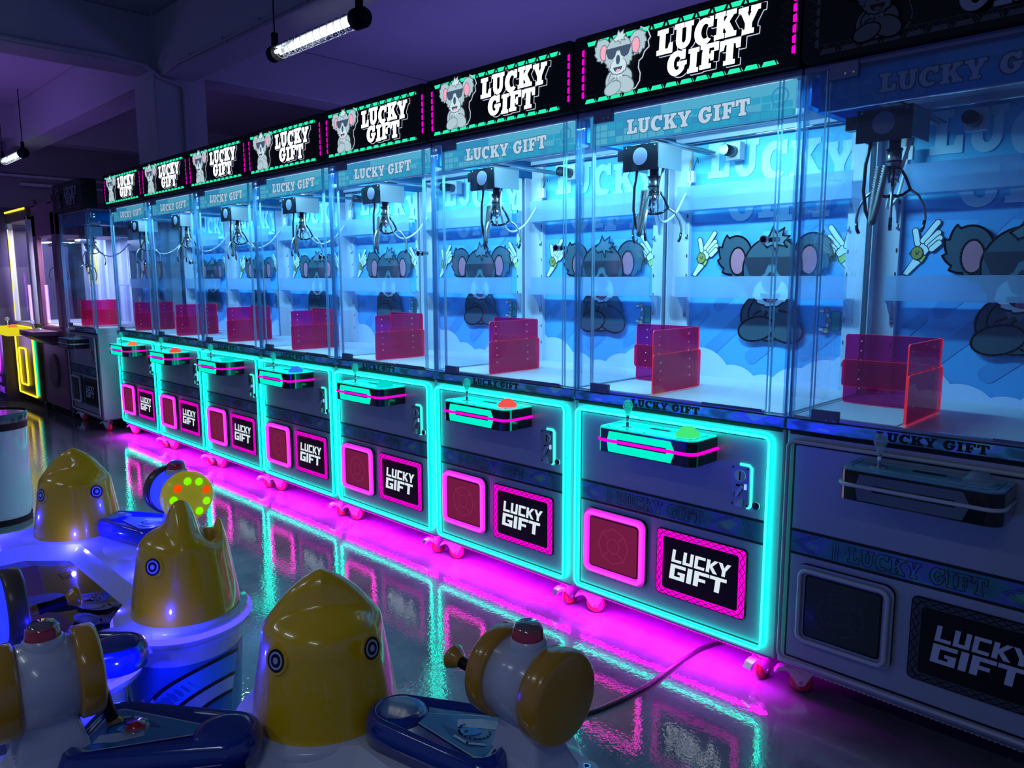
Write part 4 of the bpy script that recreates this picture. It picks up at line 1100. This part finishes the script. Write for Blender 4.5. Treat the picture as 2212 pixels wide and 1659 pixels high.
def plate(parent, px, py, qx, qy, z0, w0=.095, w1=.062, red=False):
    """rounded wedge-shaped blue control plate from p (wide end, by the cannon) to q (tip)"""
    P_ = Vector((px, py, 0)); Q_ = Vector((qx, qy, 0)); L = (Q_ - P_).length; t = (Q_ - P_).normalized(); s_ = Vector((-t.y, t.x, 0))
    def outline(o):
        a = w0 - o; c_ = w1 - o; l0 = -.03 + o; l1 = L - w1
        pts = arc(l1, 0, c_, c_, -80, 80, 12) + arc(l0 + .04, a - .04, .04, .04, 90, 180, 5) + arc(l0 + .04, -a + .04, .04, .04, 180, 270, 5)
        return pts
    b = MB('blue_plastic'); lay = [(0, 0), (-.002, .03), (.006, .05), (.016, .056), (.022, .052), (.026, .046)]; rings = []
    for o, z in lay: rings.append([b.bm.verts.new(P_ + t * u + s_ * v + Vector((0, 0, z0 + z))) for u, v in outline(o)])
    fs = []
    for A, B in zip(rings, rings[1:]):
        n = len(A)
        for k in range(n): fs.append(b.bm.faces.new([A[k], A[(k + 1) % n], B[(k + 1) % n], B[k]]))
    fs.append(b.bm.faces.new(rings[-1])); fs.append(b.bm.faces.new(list(reversed(rings[0]))))
    b.faces(fs, 'blue_plastic', True)
    fs[-1].smooth = False; fs[-2].smooth = False
    # raised tip hump
    b.lathe([(w1 * .96, 0), (w1 * .95, .042), (w1 * .88, .050), (w1 * .74, .054), (w1 * .55, .0545), (0, .0545)], P_ + t * (L - w1) + Vector((0, 0, z0)), (0, 0, 1), 'blue_plastic', 32)
    o = b.build('control_plate', parent)
    b = MB('print_sea'); A = Art(b, lambda u, v, d: tuple(P_ + t * u + s_ * v + Vector((0, 0, z0 + .0475 + d)))); A.k = 1
    T1 = L - w1 * 1.55
    wide = [(.0, -w0 + .034), (.02, -w0 + .028), (T1, -.012), (T1, .012), (.02, w0 - .028), (.0, w0 - .034)]
    A.poly(wide, 'print_foam'); A.layer()
    A.poly([(u * .94 + .005, v * .93) for u, v in wide], 'print_sea2'); A.layer()
    A.poly([(.02, -.045), (.06, -.04), (.10, -.02), (.09, .0), (.05, -.012), (.02, -.02)], 'print_foam'); A.poly([(.03, .02), (.08, .012), (.12, .004), (.10, .02), (.04, .045)], 'print_sea')
    A.layer(); A.line(arc(.055, .0, .03, .022, -30, 220, 14), .004, 'print_sea'); A.poly(ell(.062, .005, .022, .012, 18, .4), 'print_sky'); A.layer(); A.poly(ell(.068, .008, .004, .004, 10), 'eye_black')
    A.line([(.02, .03), (.05, .038), (.08, .028)], .006, 'print_foam')
    b.build('printed_inlay', o)
    if red:
        b = MB('red_button'); p = P_ + t * .075 + Vector((0, 0, z0 + .049)); b.lathe([(.024, 0), (.023, .005), (.018, .007)], p, (0, 0, 1), 'clear_plastic', 24); b.lathe([(.017, .004), (.016, .012), (0, .014)], p, (0, 0, 1), 'red_button', 24); b.build('red_push_button', o)
    return o

def bucket(parent, x, y, z1=.47, r1=.150, r0=.120):
    b = MB('white_gloss'); b.lathe([(r0, 0.0), (r0 + .002, .03), (r1, z1)], (x, y, 0), (0, 0, 1), 'white_gloss', 48)
    def f(u, v, d):
        r = r0 + (r1 - r0) * v / z1 + .0012 + d; return (x + r * math.cos(u), y + r * math.sin(u), v)
    A = Art(b, f, .0008); n = 30; a0, a1 = math.radians(-150), math.radians(55)
    for i in range(n):
        ua, ub = a0 + (a1 - a0) * i / n, a0 + (a1 - a0) * (i + 1) / n
        A.poly([(ua, .03), (ub, .03), (ub, .20), (ua, .20)], 'print_sea'); A.poly([(ua, .20), (ub, .20), (ub, .40), (ua, .40)], 'print_sea2'); 
    def tape(pts, w, m):
        A.line(pts, w, m)
    K = .14
    def ringarc(cx, cz, rr, b0, b1, w, m):
        pts = [(cx + rr / K * math.cos(math.radians(q)), cz + rr * math.sin(math.radians(q))) for q in range(b0, b1 + 1, 5)]
        inn = [(cx + (rr - w) / K * math.cos(math.radians(q)), cz + (rr - w) * math.sin(math.radians(q))) for q in range(b0, b1 + 1, 5)]
        for i in range(len(pts) - 1): A.poly([pts[i], pts[i + 1], inn[i + 1], inn[i]], m)
    cx, cz = .25, .16
    A.layer(); ringarc(cx, cz, .235, 75, 215, .010, 'eye_black'); ringarc(cx, cz, .225, 75, 215, .050, 'print_sky')
    A.layer(); ringarc(cx, cz, .175, 75, 215, .010, 'eye_black'); ringarc(cx, cz, .165, 75, 215, .035, 'print_foam'); A.layer(); ringarc(cx, cz, .130, 75, 215, .010, 'eye_black')
    A.layer()
    for q in ((-1.25, .30), (-1.05, .305), (-1.35, .26), (-1.15, .255)): A.poly([(q[0], q[1]), (q[0] + .09, q[1] + .012), (q[0] + .12, q[1]), (q[0] + .09, q[1] - .010)], 'print_foam')
    A.poly([(q[0] / 1.0, q[1]) for q in ell(-.95, .10, .22, .022)], 'print_sky')
    return b.build('bucket_base', parent)

def table_top(parent, discs, octo, name, blue):
    b = MB('white_gloss')
    for x, y, r in discs: b.lathe([(r - .012, .448), (r, .455), (r, .492), (r - .006, .4995), (0, .4995)], (x, y, 0), (0, 0, 1), 'white_gloss', 48)
    # flat ring with an opening for the screen
    O, I = octo; n = len(O); zt = .499
    vo = [b.bm.verts.new((x, y, zt)) for x, y in O]; vi = [b.bm.verts.new((x, y, zt)) for x, y in I]
    vl = [b.bm.verts.new((x, y, .45)) for x, y in O]
    cx = sum(p[0] for p in I) / n; cy = sum(p[1] for p in I) / n
    vs = [b.bm.verts.new((cx + (x - cx) * .90, cy + (y - cy) * .90, .462)) for x, y in I]
    fs = []
    for k in range(n):
        k2 = (k + 1) % n
        fs += [b.bm.faces.new([vo[k], vo[k2], vi[k2], vi[k]]), b.bm.faces.new([vl[k], vl[k2], vo[k2], vo[k]]), b.bm.faces.new([vi[k], vi[k2], vs[k2], vs[k]])]
    b.faces(fs, 'white_gloss')
    o = b.build(name, parent)
    S = [(cx + (x - cx) * .90, cy + (y - cy) * .90) for x, y in I]
    b = MB('screen_glass'); b.prism(S, lambda u, v, d: (u, v, d), .463, .455, 'screen_glass'); A = Art(b, lambda u, v, d: (u, v, .464 + d)); 
    rr = random.Random(3)
    for i in range(10):
        a = rr.uniform(0, 6.28); q = rr.uniform(.02, .22); x, y = cx + q * math.cos(a), cy + q * math.sin(a)
        A.layer(); A.poly(ell(x, y, rr.uniform(.04, .09), rr.uniform(.03, .06), 20, a), rr.choice(['print_teal', 'print_sea', 'print_teal']))
    mx = max(p[0] for p in S); my = max(p[1] for p in S)
    for x, y, a, c_ in ((mx - .20, my - .06, .5, 'print_fish'), (mx - .12, my - .10, .2, 'print_teal'), (mx - .28, my - .10, 1.2, 'print_fish')):
        A.layer(); A.poly(ell(x, y, .055, .025, 20, a), c_); A.poly(ell(x + .05 * math.cos(a + .5), y + .05 * math.sin(a + .5), .02, .012, 12, a), c_); A.layer(); A.line(ell(x, y, .03, .018, 20, a), .005, 'print_foam_dim', True)
    SEG = {'0': 'abcdef', '2': 'abged', '3': 'abgcd', '5': 'afgcd', '7': 'abc'}
    PT = dict(a=((0, 2), (1, 2)), b=((1, 2), (1, 1)), c=((1, 1), (1, 0)), d=((1, 0), (0, 0)), e=((0, 0), (0, 1)), f=((0, 1), (0, 2)), g=((0, 1), (1, 1)))
    if blue:
        A.layer()
        for word, wx, wy in (('2520', -1.20, -1.645), ('307', -1.50, -1.645)):
            for i, ch in enumerate(word):
                for sg in SEG[ch]:
                    A.line([(wx - i * .021 - p[0] * .012, wy - p[1] * .012) for p in PT[sg]], .004, 'print_foam_dim')
    A.layer(); A.poly(fluffy(mx - .16, my - .26, .06, .03, 9, 0, 359, .3), 'print_coral'); A.poly(fluffy(mx - .30, my - .36, .09, .04, 9, 0, 359, .3), 'print_coral')
    b.build('game_screen', parent)
    if blue:
        for x, y, r in discs:
            b = MB('rim_blue'); b.sweep([(x + (r + .001) * math.cos(a), y + (r + .001) * math.sin(a), .476) for a in [2 * PI * k / 48 for k in range(48)]], .008, 'rim_blue', 6, True); b.build('rim_light', parent)
    return o
pm('print_foam_dim', (.12, .15, .16), .3, coat=.5)

def octagon(cx, cy, h, c_):
    return [(cx + h, cy - c_), (cx + h, cy + c_), (cx + c_, cy + h), (cx - c_, cy + h), (cx - h, cy + c_), (cx - h, cy - c_), (cx - c_, cy - h), (cx + c_, cy - h)]
# far table (lit in blue)
ta = empty('cannon_game_table', (0, 0, 0), 'children\'s cannon game table glowing blue, with two yellow bird heads, at the left', 'arcade game', 'cannon game tables')
CA = (-1.40, -1.99)
dA = [(-1.845, -1.54, .165), (-.95, -1.53, .165), (-1.50, -1.40, .155), (-.83, -1.82, .135), (-2.0, -1.95, .15)]
table_top(ta, dA, (octagon(*CA, .56, .34), octagon(-1.36, -1.99, .415, .30)), 'table_top', True)
bucket(ta, -.95, -1.53); bucket(ta, -1.845, -1.54)
for x, y in ((-1.50, -1.40), (-.86, -1.84), (-2.0, -1.95)):
    b = MB('white_gloss'); b.lathe([(.11, 0), (.125, .45)], (x, y, 0), (0, 0, 1), 'white_gloss', 40); b.build('station_base', ta)
head(ta, -1.833, -1.528, .87, -.5); head(ta, -.942, -1.522, -.27, -.96)
plate(ta, -1.52, -1.36, -1.78, -1.47, .5); cannon(ta, -1.44, -1.335, (1, .05), .5, True)
plate(ta, -.86, -1.93, -.70, -1.71, .5); cannon(ta, -.825, -1.995, (-.05, -1), .5, True)
plate(ta, -2.05, -2.0, -1.95, -1.80, .5)
# near table (unlit)
tb = empty('cannon_game_table', (0, 0, 0), 'unlit children\'s cannon game table in front, one yellow bird head and two cannons', 'arcade game', 'cannon game tables')
CB_ = (.20, -1.99)
dB = [(-.277, -1.53, .165), (.10, -1.38, .15), (-.42, -1.90, .15)]
table_top(tb, dB, (octagon(*CB_, .56, .34), octagon(*CB_, .44, .30)), 'table_top', False)
bucket(tb, -.277, -1.53)
for x, y in ((.12, -1.40), (-.42, -1.92)):
    b = MB('white_gloss'); b.lathe([(.11, 0), (.125, .45)], (x, y, 0), (0, 0, 1), 'white_gloss', 40); b.build('station_base', tb)
b = MB('white_gloss'); b.lathe([(.36, 0), (.36, .45)], (.2, -1.99, 0), (0, 0, 1), 'white_gloss', 8); b.build('pedestal', tb)
b = MB('white_gloss'); b.lathe([(.36, 0), (.36, .45)], (-1.4, -1.99, 0), (0, 0, 1), 'white_gloss', 8); b.build('pedestal', ta)
head(tb, -.266, -1.518, .87, -.5, sc_=1.07)
plate(tb, .13, -1.405, -.13, -1.50, .5); cannon(tb, .178, -1.385, (1, 0), .5, False)
plate(tb, -.42, -1.90, -.205, -1.69, .5, red=True); cannon(tb, -.425, -1.970, (-.12, -1), .5, False, down=True)
# blue LEDs of the lit table
for x, y, z in ((-.62, -1.80, .53), (-1.25, -1.52, .52), (-1.66, -1.60, .52), (-1.62, -1.36, .60), (-.80, -1.66, .53), (-1.95, -1.75, .55)):
    point('table_led', (x, y, z), 3.4, (0.01, 0.01, 1.0), .006)
